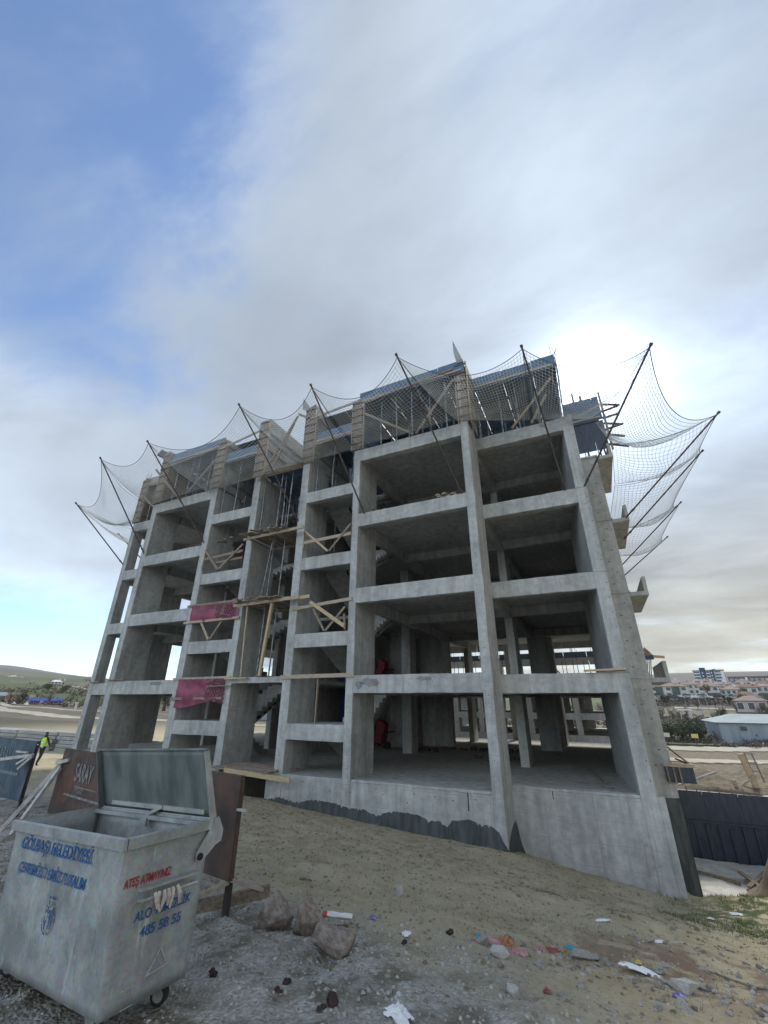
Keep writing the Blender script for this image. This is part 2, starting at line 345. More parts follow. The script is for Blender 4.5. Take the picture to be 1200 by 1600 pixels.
# ground sheet: polar grid, fine near the camera
rr = [0.0, 0.6]
while rr[-1] < 5000: rr.append(rr[-1]*(1.017 if rr[-1] < 40 else 1.035))
azs = list(np.arange(-80, 26.01, 0.32))+list(np.arange(30, 279.9, 5.0))
azs = [a for a in azs if a < 280]
NA = len(azs); RR = np.array(rr[1:]); AZ = np.radians(np.array(azs))
gx = (RR[:,None]*np.sin(AZ)).ravel(); gy = (RR[:,None]*np.cos(AZ)).ravel()
gzv = np.concatenate([surf_z(gx[i:i+20000], gy[i:i+20000]) for i in range(0, len(gx), 20000)])
vs = np.stack([gx, gy, gzv], 1); c0 = len(vs)
vs = np.concatenate([vs, [[0, 0, gz(0, 0)]]])
nr = len(RR)
I = np.arange(nr-1)[:,None]*NA; J = np.arange(NA); J2 = (J+1) % NA
quads = np.stack([(I+J), (I+J2), (I+NA+J2), (I+NA+J)], -1).reshape(-1, 4)[:, ::-1]
faces = [tuple(int(k) for k in q) for q in quads]+[(c0, int(j2), int(j)) for j, j2 in zip(J, J2)]
me = bpy.data.meshes.new('ground'); me.from_pydata(vs.tolist(), [], faces); me.shade_smooth()
gm = bpy.data.materials.new('soil'); gm.use_nodes = True; t = gm.node_tree; LK = t.links.new
b = t.nodes['Principled BSDF']; b.inputs['Roughness'].default_value = 0.95; b.inputs['Specular IOR Level'].default_value = 0.15
P = nd(t, 'ShaderNodeNewGeometry').outputs['Position']
sp = nd(t, 'ShaderNodeSeparateXYZ'); LK(P, sp.inputs[0]); gX, gY, gZ = sp.outputs
def noise(sc, det=8, ro=.6, di=0.0, vec=None):
    n = nd(t, 'ShaderNodeTexNoise', i_Scale=sc, i_Detail=float(det), i_Roughness=ro, i_Distortion=di); LK(vec or P, n.inputs[0]); return n.outputs[0]
def cmix(f, a, c):
    n = nd(t, 'ShaderNodeMix', data_type='RGBA')
    if isinstance(f, float): n.inputs[0].default_value = f
    else: LK(f, n.inputs[0])
    for i, v in ((6, a), (7, c)):
        if isinstance(v, tuple): n.inputs[i].default_value = (*v, 1)
        else: LK(v, n.inputs[i])
    return n.outputs[2]
na, nb_, nc, ne = noise(.5), noise(3.0), noise(16, 6, .7), noise(70, 3, .6)
soil = cmix(mapr(t, na, .35, .65), (.37, .31, .195), (.47, .40, .265))
soil = cmix(mapr(t, nb_, .40, .64), soil, (.49, .43, .30))
soil = cmix(mapr(t, nc, .52, .68, 0, .6), soil, (.19, .165, .11))
# gravelly road shoulder near the camera: grey crushed stone
edge = mth(t, 'ADD', mth(t, 'ADD', gY, mth(t, 'MULTIPLY', gX, .30)), mth(t, 'MULTIPLY', mth(t, 'SUBTRACT', noise(.9, 5), .5), 2.6))
gf = mapr(t, edge, 3.2, 4.6, 1.0, 0.0)
vo = nd(t, 'ShaderNodeTexVoronoi', i_Scale=34.0); LK(P, vo.inputs[0])
vo2 = nd(t, 'ShaderNodeTexVoronoi', i_Scale=95.0); LK(P, vo2.inputs[0])
gcol = cmix(mapr(t, vo.outputs['Color'], .1, .9, smooth=False) if False else mapr(t, noise(24, 3, .8), .38, .62), (.34, .32, .28), (.55, .53, .485))
gcol = cmix(mapr(t, nb_, .45, .60), gcol, (.22, .20, .155))
gcol = cmix(mapr(t, noise(1.3, 7, .7, .5), .54, .68, 0, .8), gcol, (.45, .44, .41))
soil = cmix(gf, soil, gcol)
# reddish dug patch on the right
dx = mth(t, 'SUBTRACT', gX, .6); dy = mth(t, 'SUBTRACT', gY, 6.2)
rd = mth(t, 'SQRT', mth(t, 'ADD', mth(t, 'MULTIPLY', dx, dx), mth(t, 'MULTIPLY', mth(t, 'MULTIPLY', dy, dy), 1.6)))
rf = mth(t, 'MULTIPLY', mapr(t, rd, .5, 2.2, 1, 0), mapr(t, noise(2.2), .42, .56))
soil = cmix(rf, soil, (.25, .175, .125))
# dug earth round and beyond the pit is darker and browner
dug = cmix(mapr(t, nb_, .38, .62), (.135, .11, .08), (.235, .20, .145))
soil = cmix(mth(t, 'MULTIPLY', mapr(t, gY, 16.2, 17.6), mapr(t, gX, -1.0, 1.5)), soil, dug)
# green patch by the pit
dx2 = mth(t, 'SUBTRACT', gX, 2.3); dy2 = mth(t, 'SUBTRACT', gY, 12.6)
r2n = mth(t, 'SQRT', mth(t, 'ADD', mth(t, 'MULTIPLY', dx2, dx2), mth(t, 'MULTIPLY', mth(t, 'MULTIPLY', dy2, dy2), .45)))
g_f = mth(t, 'MULTIPLY', mapr(t, r2n, .7, 2.4, 1, 0), mapr(t, noise(3.4), .36, .56))
soil = cmix(g_f, soil, (.075, .10, .035))
# far fields: strips of fallow, straw and young green
mpv = nd(t, 'ShaderNodeMapping'); mpv.inputs['Rotation'].default_value = (0, 0, R(28)); mpv.inputs['Scale'].default_value = (.0075, .022, .01); LK(P, mpv.inputs[0])
vf = nd(t, 'ShaderNodeTexVoronoi', i_Scale=1.0); LK(mpv.outputs[0], vf.inputs[0])
sc_ = nd(t, 'ShaderNodeSeparateColor'); LK(vf.outputs['Color'], sc_.inputs[0])
field = cmix(mapr(t, sc_.outputs[0], .25, .75), (.11, .10, .08), (.175, .155, .115))
field = cmix(mapr(t, sc_.outputs[1], .62, .66), field, (.085, .125, .045))
field = cmix(mapr(t, noise(.06, 8, .7), .5, .62, 0, .7), field, (.105, .095, .075))
dist = nd(t, 'ShaderNodeVectorMath', operation='LENGTH'); LK(P, dist.inputs[0]); D = dist.outputs['Value']
gb = mth(t, 'MULTIPLY', mapr(t, D, 300, 340), mapr(t, D, 850, 1000, 1, 0)); gleft = mapr(t, gX, -150, -110, 1, 0)
field = cmix(mth(t, 'MULTIPLY', mth(t, 'MULTIPLY', gb, gleft), .55), field, (.115, .135, .085))
field = cmix(mth(t, 'MULTIPLY', mapr(t, D, 240, 330), mapr(t, gX, 0, 60)), field, (.115, .10, .095))
col = cmix(mapr(t, D, 55, 110), soil, field)
hill = cmix(mapr(t, noise(.008, 8, .7), .4, .6), (.16, .145, .15), (.20, .18, .18))
col = cmix(mapr(t, D, 950, 1250), col, hill)
LK(col, b.inputs['Base Color'])
bp = nd(t, 'ShaderNodeBump'); bp.inputs['Strength'].default_value = 0.9; bp.inputs['Distance'].default_value = 0.04
hh = mth(t, 'ADD', mth(t, 'MULTIPLY', nc, .9), mth(t, 'MULTIPLY', ne, .4))
hh = mth(t, 'SUBTRACT', hh, mth(t, 'MULTIPLY', mth(t, 'MULTIPLY', gf, vo.outputs['Distance']), 1.0))
LK(hh, bp.inputs['Height']); LK(bp.outputs[0], b.inputs['Normal'])
me.materials.append(gm)
go = bpy.data.objects.new('ground', me); COL.objects.link(go); go['kind'] = 'structure'

# ------------------------------------------------------------------ unfinished building
V1, V2 = 13.15, 14.45
SL = 0.15                                  # slab thickness
B = thing('unfinished_building', 'four storey bare concrete frame under construction with netting round its top', 'building')
def part(name, mb, m=CONC, parent=B, **k): return mb.build(name, m, parent, **k)
BASE = -2.7
# front shear walls and columns, running back from the front: x0, x1, front, back
COLS = {'M':(-23.9,-23.55,V2,15.0),'L':(-20.42,-20.03,V1,14.62),'K':(-16.03,-15.65,V1,14.7),'E':(-13.2,-12.85,V1,14.75),
        'D':(-10.42,-10.05,V1,14.75),'C':(-7.75,-7.46,V1,14.75),'A':(-3.1,-2.8,V1,V2+.02)}
for k, (x0, x1, y0, y1) in COLS.items():
    for lv in range(4):
        z0 = 3*lv if lv else BASE
        part('column', MB().rbox(x0, x1, y0, y1, z0+(.003 if lv else 0), 3*lv+3, ax=2, step=.5, j=.004))
# right corner: wedge wall behind a flat front, then a slightly recessed pier
for lv in range(4):
    z0 = 3*lv if lv else BASE; z1 = 3*lv+3
    part('column', MB().prism([(.45,V2,z0),(.81,V2,z0),(.81,18.6,z0),(-.02,18.6,z0)], (0,0,z1-z0)))
    part('pier', MB().rbox(.82, 1.62, 18.0, 18.5, z0-.8*(lv == 0), z1, ax=2, step=.5, j=.004)); part('flank_wall', MB().box(.99, 1.25, 18.51, 30.5, z0, z1-.16), CONC_IN)
    part('joint_strip', MB().box(.64,.655, V2-.006, V2+.01, z0+.02, z1-.6), CONC_IN)
# other columns and walls seen through the openings
INNER = [(-3.17,-2.85,18.45,19.5),(-3.2,-2.2,24.9,25.2),(-2.5,-2.2,28.2,29.25),(-8.9,-8.42,20.6,21.4),(-9.45,-7.65,24.7,25.1),
         (-7.75,-7.45,28.3,29.3),(-24.5,-24.2,17.5,18.85),(-20.4,-20.05,19.0,20.4),(-16.0,-15.7,19.2,20.6),(-20.4,-20.05,25,26.4),(-16.0,-15.7,25,26.4),
         (-24.5,-24.17,18.87,19.12),(-20.4,-19.3,30.7,31.2),(-14,-13.6,30.2,31.2),(-10.3,-9.9,30.2,31.2),(-5.6,-5.2,30.9,31.2),(.4,.75,24.6,26.0),(.4,.8,30.2,31.2)]
for (x0, x1, y0, y1) in INNER:
    for lv in range(4):
        part('column', MB().rbox(x0, x1, y0, y1, 3*lv, 3*lv+2.9, ax=2, step=1.0, j=.003), CONC_IN)
CORE = [(-13.1,-12.9,18.6,24.0),(-11.6,-11.4,20.2,24.0),(-12.9,-11.6,23.8,24.0),(-10.6,-9.5,22.9,23.1),(-13.3,-9.4,25.9,26.1)]
for (x0, x1, y0, y1) in CORE:
    for lv in range(4): part('core_wall', MB().box(x0, x1, y0, y1, 3*lv+.002, 3*lv+2.85), CONC_IN)
# floor slabs (pieces butt against each other)
def slab(z):
    m = MB()
    for (x0, x1, y0, y1) in ((-20.3,-15.8,13.4,14.8),(-24.1,-15.8,14.8,31.3),(-15.8,-7.55,17.7,31.3),(-7.55,-2.85,13.4,14.8),(-7.55,.72,14.8,31.3)):
        m.box(x0, x1, y0, y1, z-SL, z-.004)
    return m
for lv in range(5): part('slab', slab(3*lv), CONC_IN if lv else CONC_FLOOR)
part('slab', MB().box(-15.8,-7.55,13.4,17.7,-.15,-.006).box(-20.3,-15.8,13.3,13.4,-.15,-.006).box(-7.55,-2.85,13.3,13.4,-.15,-.006), CONC_FLOOR)
part('slab', MB().box(-12.85,-10.42,13.5,17.7,2.85,2.99), CONC_IN)
# perimeter beams, front face 12 mm behind the columns
rb = random.Random(3)
def beam(x0, x1, y, z, h, t=.3): part('beam', MB().rbox(x0, x1, y+.012, y+t, z-h, z, ax=0, step=.3, j=.007, bev=.01, rnd=rb))
for lv in range(1, 5):
    z = 3*lv
    beam(-23.55,-20.42,V2,z,.55); beam(-20.03,-16.03,V1,z,.55); beam(-7.46,-3.1,V1,z,.55); beam(-2.8,.45,V2,z,.55); part('pour_lip', MB().rbox(.99,1.66,17.95,18.3,z-.03,z+.04,ax=0,step=.2,j=.015,bev=.004))
    part('beam', MB().rbox(-3.09,-2.79,V1-.008,V2+.25,z-.55,z+.01,ax=1,step=.4,j=.003))
    # small return over the corner column heads: a pour line
    part('pour_lip', MB().rbox(.44,.83,V2-.02,V2+.35,z-.02,z+.03,ax=0,step=.2,j=.012,bev=.004))
for lv in range(4):
    z = 3*lv+1.5
    for (a, c) in ((-15.65,-13.2),(-10.05,-7.75)):
        beam(a, c, V1, z, .5); part('landing_slab', MB().box(a, c, V1+.3, 14.9, z-.16, z-.01), CONC_IN)
        # two stair flights per storey, stepped on top and flat beneath
        for (sx0, sx1, ya, za, yb, zb) in (((a+c)/2+.06, c-.05, 14.9, z-.01, 17.7, z+1.5), (a+.05, (a+c)/2-.06, 14.9, z-.01, 17.7, z-1.5)):
            m = MB(); n = 9
            for i in range(n):
                y0 = ya+(yb-ya)*i/n; y1 = ya+(yb-ya)*(i+1)/n; zt = za+(zb-za)*(i+(1 if zb > za else 0))/n
                m.box(sx0, sx1, y0+.001, y1-.001, min(za+(zb-za)*i/n, za+(zb-za)*(i+1)/n)-.125, zt)
            part('stair_flight', m, CONC_IN)
            part('stair_soffit', MB().prism([(sx0,ya,za-.12),(sx0,yb,zb-.12),(sx0,yb,zb-.30),(sx0,ya,za-.30)], (sx1-sx0,0,0)), CONC_IN)
beam(-12.85,-10.42,V1,3.03,.21,.35)
# inner beams under the slabs
for lv in range(1, 5):
    z = 3*lv-SL-.004
    for x in (-20.2,-15.85,-7.62,-2.98,.5): part('beam', MB().box(x-.13,x+.13,14.78,31.0,z-.42,z), CONC_IN)
    for y in (18.4,24.95): 
        for (a, c) in ((-20.06,-15.99),(-7.48,-3.12),(-2.84,.36),(-24.0,-20.34)): part('beam', MB().box(a,c,y-.14,y+.14,z-.37,z), CONC_IN)
    for (a, c) in ((-24.2,-20.34),(-20.06,-15.99),(-15.7,-7.76),(-7.48,-3.12),(-2.84,.36)): part('beam', MB().box(a,c,31.0,31.28,z-.40,z+.14), CONC_IN)
    part('beam', MB().box(-24.35,-24.1,15.1,31.2,z-.40,z+.12), CONC_IN)
# plinth walls
part('plinth_wall', MB().rbox(-10.72,-3.1,V1+.02,V1+.28,BASE,-.004,ax=0,step=.5,j=.004))
part('plinth_wall', MB().rbox(-2.8,.99,V2+.02,V2+.28,BASE,-.004,ax=0,step=.4,j=.004))
part('plinth_wall', MB().rbox(-20.03,-13.2,V1+.02,V1+.28,BASE,-.004,ax=0,step=.5,j=.004))
part('plinth_wall', MB().rbox(-23.55,-20.42,V2+.02,V2+.28,BASE,-.004,ax=0,step=.5,j=.004))
for bx_ in ((-10.74,-10.44,V1+.29,18),(-13.1,-12.9,V1+.05,18),(-24.2,.9,31.0,31.25),(-13.1,-10.4,18,18.2)): part('basement_wall', MB().box(*bx_,BASE,-.16), CONC_IN)
# plinth cap lip and joints on its face
part('plinth_lip', MB().rbox(-7.4,-3.11,V1+.0,V1+.12,-.05,.012,ax=0,step=.25,j=.008,bev=.004).rbox(-2.79,.44,V2+.0,V2+.12,-.05,.012,ax=0,step=.25,j=.008,bev=.004))
part('wall_joint', MB().box(-3.78,-3.762,V1+.005,V1+.03,-.47,-.03).box(-1.72,-1.705,V2+.005,V2+.03,-.25,-.03), BLACKH, kind='stuff')
# bitumen coating with its ragged upper edge
JAG = [(-10.72,-.74),(-10.5,-.73),(-10.07,-.62),(-9.7,-.70),(-9.3,-.73),(-8.82,-.59),(-8.4,-.60),(-7.92,-.64),(-7.3,-.73),(-6.95,-.70),(-6.77,-.80),(-6.5,-.84),(-6.25,-.72),(-5.92,-.65),(-5.5,-.66),(-5.24,-.68),(-4.95,-.79),(-4.59,-.80),(-4.4,-.93),(-4.25,-.72),(-4.0,-.69),(-3.75,-.64),(-3.45,-.75),(-3.32,-.71),(-3.11,-.80)]
jg = []; rj = random.Random(9)
for i in range(len(JAG)-1):
    (a, za), (c, zc) = JAG[i], JAG[i+1]; n = max(1, int((c-a)/.045))
    for k in range(n): jg.append((a+(c-a)*k/n, (za+(zc-za)*k/n)*.8-.2*.74+rj.uniform(-.012,.012)-(.05 if rj.random() < .12 else 0)))
jg.append(JAG[-1])
def coat(pts, y, name='waterproof_coating', zb=BASE):
    m = MB()
    for (a, za), (c, zc) in zip(pts[:-1], pts[1:]): m.add([(a,y,zb),(c,y,zb),(c,y,zc),(a,y,za),(a,y+.03,za),(c,y+.03,zc)], [(0,1,2,3),(3,2,5,4)])
    part(name, m, COAT)
coat(jg, V1-.004)
coat([(-3.1,-.80),(-3.0,-.86),(-2.93,-1.02),(-2.86,-1.12),(-2.8,-1.2)], V1-.006)
m = MB(); ys = [(V1-.006,-1.2),(V1+.2,-1.05),(V1+.5,-.92),(V1+.9,-.84),(V2+.0,-.82)]
for (a, za), (c, zc) in zip(ys[:-1], ys[1:]): m.add([(-2.793,a,BASE),(-2.793,c,BASE),(-2.793,c,zc),(-2.793,a,za)], [(0,1,2,3)])
part('waterproof_coating', m, COAT)
coat([(-2.8,-.85),(-2.765,-.98),(-2.73,-1.22),(-2.68,-1.42),(-2.63,-1.55),(-2.56,-1.85)], V2+.010)
coat([(.83,-.50),(1.1,-.49),(1.25,-.53),(1.4,-.53),(1.625,-.52)], 17.985, zb=-3.4)
# patched mortar on beam ends
rp = random.Random(4)
def patch(cx, cz, w, h, y, mm):
    n = 22; pts = [(cx+math.cos(2*math.pi*i/n)*w*rp.uniform(.55,1), y, cz+math.sin(2*math.pi*i/n)*h*rp.uniform(.5,1)) for i in range(n)]
    part('mortar_patch', MB().add(pts, [tuple(range(n))]), mm)
PATCH = mat('old_mortar', (.17,.18,.18), .9, col2=(.24,.25,.25), nscale=4, obj=False)
patch(-6.8,2.78,.42,.17,V1+.0035,PATCH); patch(-7.25,2.72,.16,.16,V1+.0035,PATCH); patch(-17.2,2.88,.55,.1,V1+.0035,PATCH); patch(-4.9,2.86,.3,.08,V1+.0035,PATCH)
# tie-wire ends and form marks on the concrete faces
m = MB()
for k, (x0, x1, y0, y1) in COLS.items():
    for lv in range(4):
        for i in range(7):
            z = 3*lv+.3+i*.4+rb.uniform(-.17,.17)
            for yy in ((y0+.25), (y0+.95)):
                if rb.random() < (.8 if k == 'A' else .38) and yy < y1-.1: yy += rb.uniform(-.13,.13); w_ = rb.uniform(.008,.035); z += rb.uniform(-.03,.03); m.box(x1-.004, x1+.005, yy-w_, yy+w_, z-.008, z+.008)
            if rb.random() < .4: m.box((x0+x1)/2-.012, (x0+x1)/2+.012, y0-.007, y0, z-.01, z+.012)
for lv in range(4):
    for i in range(6):
        z = 3*lv+.35+i*.45; m.box(.74,.765,V2-.006,V2+.0,z-.012,z+.01); m.box(1.15+.2*(i % 2),1.19+.2*(i % 2)+.02,17.985,17.995,z-.012,z+.012)
for i in range(14): x = -10.4+i*.52+rb.uniform(-.2,.2); z = rb.uniform(-.45,-.12); m.box(x-.012,x+.012,V1+.010,V1+.021,z,z+.022)
part('tie_mark', m, BLACKH, kind='stuff')
# balconies on the right flank
for lv in range(1, 5):
    z = 3*lv; y0 = 18.05 if lv != 1 else 18.3
    bal = MB().rbox(1.63,2.25,y0,21.8,z-.15,z,ax=1,step=.6,j=.004)
    bo = part('balcony', bal)
    up = MB().rbox(2.13,2.25,y0+.002,21.8,z+.002,z+.55,ax=1,step=.6,j=.004)
    up.build('upstand', CONC, bo)
    bal2 = MB().rbox(1.26,2.0,26.0,30.2,z-.15,z,ax=1,step=.6,j=.004).rbox(1.9,2.0,26.0,30.2,z+.001,z+.5,ax=1,step=.6,j=.004); part('balcony', bal2)
# starter bars at the top
m = MB()
for x in (-23.7,-20.2,-15.8,-13,-10.2,-7.6,-2.95,.7):
    for i in range(5): m.tube([(x+rb.uniform(-.12,.12), 14.4+i*.06, 15.0),(x+rb.uniform(-.14,.14), 14.4+i*.06, 15.35+rb.uniform(0,.25))], .009, 4)
part('starter_bars', m, POLE, kind='stuff')

# ------------------------------------------------------------------ slab formwork, props and braces on the top floor
def prop(parent, x, y, z0, z1, r=.028):
    o = MB().tube([(x,y,z0),(x+random.uniform(-.05,.05),y,z0+(z1-z0)*.55)], r*1.25, 6).tube([(x,y,z0+(z1-z0)*.5),(x+random.uniform(-.04,.04),y,z1)], r*.8, 6).build('prop', STEEL, parent)
    return o
def deck(label, x0, x1, y0, y1, z, zf, pw=1.25, edge=.5, seed=1, edge_m=PLY, side=True, gaps=False):
    f = thing('slab_formwork', label, 'formwork', (0,0,0), 0, 'formwork tables under the next floor')
    rn = random.Random(seed); x = x0
    while x < x1-.05:
        xe = min(x+pw, x1)
        y = y0
        while y < y1-.05:
            ye = min(y+2.5, y1); g = .003 if not gaps else .005
            MB().box(x+g, xe-g, y+g, ye-g, z+rn.uniform(0,.006), z+.021+rn.uniform(0,.006)).build('deck_panel', PLY, f)
            y = ye
        # front edge board of the beam form
        h = rn.uniform(-.02,.02)
        MB().box(x+.006, xe-.006, y0-.06, y0-.038, z-edge+h*.5, z+.12+h).build('edge_board', edge_m, f)
        x = xe
    for yy in (y0+.5, y0+1.6, y0+2.7, y0+3.9):
        if yy < y1: MB().box(x0, x1, yy-.04, yy+.04, z-.14, z-.005).build('joist', PLY, f)
    if y1 > 25:
        xx = x0
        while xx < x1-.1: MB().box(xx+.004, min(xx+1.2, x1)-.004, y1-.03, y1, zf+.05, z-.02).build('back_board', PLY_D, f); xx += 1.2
    n = max(2, int((x1-x0)/.8))
    for i in range(n+1):
        for yy in (y0+.15, y0+1.6, y0+3.2):
            if yy < y1: prop(f, x0+.15+(x1-x0-.3)*i/n+rn.uniform(-.1,.1), yy+rn.uniform(-.1,.1), zf, z-.14 if yy > y0+.3 else z-edge)
    MB().bar((x0+.1,y0-.09,z-edge+.12),(x1-.1,y0-.09,z-edge+.12),.05,.09).build('waler', WOOD, f)
    return f
dk = deck('blue panelled slab formwork of the wide bay left of the tall middle column', -7.6,-2.76,V1+.1,31,15.0,12,seed=1)
for p, q in (((-7.3,V1-.02,13.85),(-5.0,V1-.02,12.05)),((-4.9,V1-.02,12.05),(-3.2,V1-.02,14.2)),((-7.4,V1-.03,14.45),(-3.2,V1-.03,14.75))): MB().bar(p,q,.05,.10).build('brace', WOOD_OLD, dk)
dk = deck('blue panelled slab formwork right of the tall middle column under the sun', -2.745,.68,V2+.1,31,15.0,12,seed=2,gaps=True)
for p, q in (((-1.35,V2-.02,12.05),(.4,V2-.02,13.95)),((-.6,V2-.04,12.05),(.1,V2-.04,13.2))): MB().bar(p,q,.05,.10).build('brace', WOOD_OLD, dk)
for i, (yy, zt) in enumerate(((14.6,15.12),(15.3,15.02),(16.1,15.1),(17.0,15.0))): MB().box(.70,.722,yy,yy+.66,14.3,zt).build('end_board', WOOD_OLD, dk)
dk = deck('blue panelled slab formwork over the left wide bay with a long plank rail', -20.3,-15.8,V1+.1,31,15.0,12,seed=3)
for p, q in (((-21.0,V1-.03,14.4),(-18.3,V1-.03,11.9)),((-17.96,V1-.03,12.1),(-16.2,V1-.03,13.8)),((-20.5,V1-.06,14.27),(-16.2,V1-.06,14.5))): MB().bar(p,q,.05,.11).build('brace', WOOD_OLD, dk)
deck('grey blue slab formwork over the narrow bay at the far left end', -24.1,-20.35,V2+.1,31,15.0,12,seed=4,edge_m=PLY_G)
dk = deck('lower stair landing formwork left of the tall grey wall shutter', -15.55,-13.3,V1+.12,17.5,13.9,10.5,seed=5)
dk = deck('lower stair landing formwork between the grey shutter and the wide blue bay', -9.95,-7.85,V1+.12,17.5,13.5,10.5,seed=6)
MB().bar((-9.9,V1,12.95),(-7.8,V1,13.0),.05,.1).build('brace', WOOD_OLD, dk)
dk = deck('plank decking of the lift lobby between the two grey wall shutters', -12.75,-10.5,V1+.12,16.5,12.05,8.8,seed=7,edge=.12,edge_m=WOOD_OLD)
for p, q in (((-12.9,V1-.05,11.75),(-11.0,V1-.05,14.9)),((-11.2,V1-.02,14.55),(-12.2,V1-.02,12.3)),((-12.6,V1-.1,12.15),(-10.4,V1-.1,12.1))): MB().bar(p,q,.05,.11).build('brace', WOOD_OLD, dk)
MB().bar((-15.9,V1-.08,14.35),(-13.1,V1-.08,14.75),.05,.1).build('brace', WOOD_PINK, dk)
MB().bar((-10.2,V1-.08,14.45),(-7.6,V1-.08,14.6),.05,.1).build('brace', WOOD_PINK, dk)
dk = deck('balcony formwork on the right flank with timber ends poking out', .72,2.25,18.1,22,15.0,12,seed=8,edge=1.15)
for i, (za, zb, ln) in enumerate(((14.7,14.45,.75),(14.35,14.5,.7),(14.05,14.15,.65),(13.85,13.6,.7),(13.55,13.7,.75),(13.35,13.1,.7),(12.9,12.6,.75))):
    MB().bar((2.28,18.15+.1*i,za),(2.3+ln,18.2+.1*i,zb),.045,.09).build('timber_end', POLE, dk)
for i in range(3): MB().box(.74+i*.5,.74+i*.5+.49,18.12,18.15,12.35,13.84).build('lower_board', PLY_D, dk)
for x in (2.32,): MB().box(x-.04,x+.04,18.0,18.08,12.2,15.3).build('upright', WOOD_OLD, dk)
MB().box(1.2,1.28,18.0,18.08,15.1,15.6).build('upright', WOOD_OLD, dk); MB().box(1.5,1.6,18.0,18.08,15.1,15.35).build('upright', WOOD_OLD, dk)

def wall_form(label, x0, x1, y0, y1, z0, z1, m=PLY_G, front=WOOD_OLD, extra=0):
    f = thing('wall_formwork', label, 'formwork', (0,0,0), 0, 'shutters of the next storey walls')
    rn = random.Random(int(abs(x0)*10))
    n = int((z1-z0)/.5)
    for i in range(n):
        a = z0+(z1-z0)*i/n; c = z0+(z1-z0)*(i+1)/n
        for xs in ((x0-.03, x0-.008),(x1+.008, x1+.03)): MB().box(xs[0], xs[1], y0+.01, y1, a+.003, c-.003+rn.uniform(0,.002)).build('side_board', m, f)
    for i in range(3):
        w = (x1-x0-.02)/3; front = WOOD_OLD if i == 1 else front; MB().box(x0+.01+w*i+.004, x0+.01+w*(i+1)-.004, y0-.035, y0-.01-.004*(i % 2), z0+.02, z1+rn.uniform(-.1,.1)).build('front_board', front, f)
    for i in range(7):
        z = z0+.3+i*(z1-z0-.5)/6
        MB().box(x0-.05,x1+.05,y0-.075,y0-.04,z-.02,z+.02).build('clamp', POLE, f)
    for xs in (x0-.075, x1+.035): MB().box(xs, xs+.04, y0-.04, y0+.06, z0+.01, z1-.05).build('stud', WOOD, f)
    for i in range(3):
        z = z0+.5+i*1.0; MB().box(x1+.035,x1+.08,y0+.07,y1-.05,z-.045,z+.045).build('waler', WOOD_OLD, f)
        MB().box(x0-.08,x0-.035,y0+.07,y1-.05,z-.045,z+.045).build('waler', WOOD_OLD, f)
    return f
wall_form('reddish timber column shutter at the left edge of the left wide bay', -20.45,-20.0,V1,14.7,12.03,15.3, WOOD_OLD)
wall_form('reddish timber column shutter at the right edge of the left wide bay', -16.1,-15.6,V1,15.6,12.03,14.9, PLY_G)
wall_form('tall grey wall shutter left of the lift lobby decking', -13.3,-12.8,V1,16.6,12.03,15.35, PLY_G, WOOD_OLD)
wf = wall_form('grey wall shutter right of the lift lobby with a loose board on top', -10.45,-9.95,V1,16.4,12.03,15.2, PLY_G, WOOD_OLD)
MB().prism([(-10.85,V1+.05,15.35),(-10.35,V1+.05,14.9),(-10.3,V1+.05,15.15),(-10.85,V1+.05,16.0)],(0,.03,0)).build('loose_board', PLY_G, wf)
MB().bar((-11.0,V1,15.05),(-10.3,V1,14.55),.05,.1).build('brace', WOOD_OLD, wf)
wall_form('pale timber shutter at the left edge of the wide blue bay', -7.85,-7.4,V1,14.8,12.03,14.7, PLY, WOOD_OLD)
wf = wall_form('timber shutter on the tall middle column with a pointed board on top', -3.1,-2.72,V1+.1,14.4,12.03,15.1, WOOD_OLD, WOOD_PINK)
MB().prism([(-3.0,V1+.0,15.0),(-2.72,V1+.0,15.0),(-2.98,V1+.0,15.9),(-3.1,V1+.0,16.35),(-3.1,V1+.0,15.6)],(0,.03,0)).build('pointed_board', PLY_G, wf)
wf = wall_form('timber column shutter at the far left corner of the top floor', -23.95,-23.5,V2,15.2,12.03,15.05, WOOD_OLD, WOOD_OLD)
MB().bar((-23.9,V2-.1,14.05),(-22.0,V2-.1,12.6),.05,.1).build('brace', WOOD_OLD, wf)
MB().bar((-20.9,V1-.15,15.45),(-20.4,V1+.3,15.2),.05,.45).build('loose_board', PLY_D, wf)
# concrete upstands already cast on the 4th floor walls, behind the stair openings
for a in (-10.05,-15.65): part('stair_wall', MB().prism([(a+.01,14.8,12.0),(a+.01,17.6,12.0),(a+.01,17.6,10.6),(a+.01,14.8,11.9)], (.14,0,0)), CONC_IN)
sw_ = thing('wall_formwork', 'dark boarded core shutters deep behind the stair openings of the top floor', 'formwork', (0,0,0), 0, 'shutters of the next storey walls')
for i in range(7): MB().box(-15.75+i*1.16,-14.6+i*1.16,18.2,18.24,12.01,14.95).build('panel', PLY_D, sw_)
for i in range(7): MB().box(-15.75+i*1.16,-14.6+i*1.16,13.9,18.2,15.0,15.03).build('deck_panel', PLY_D, sw_) if i not in (2,3,4) else None

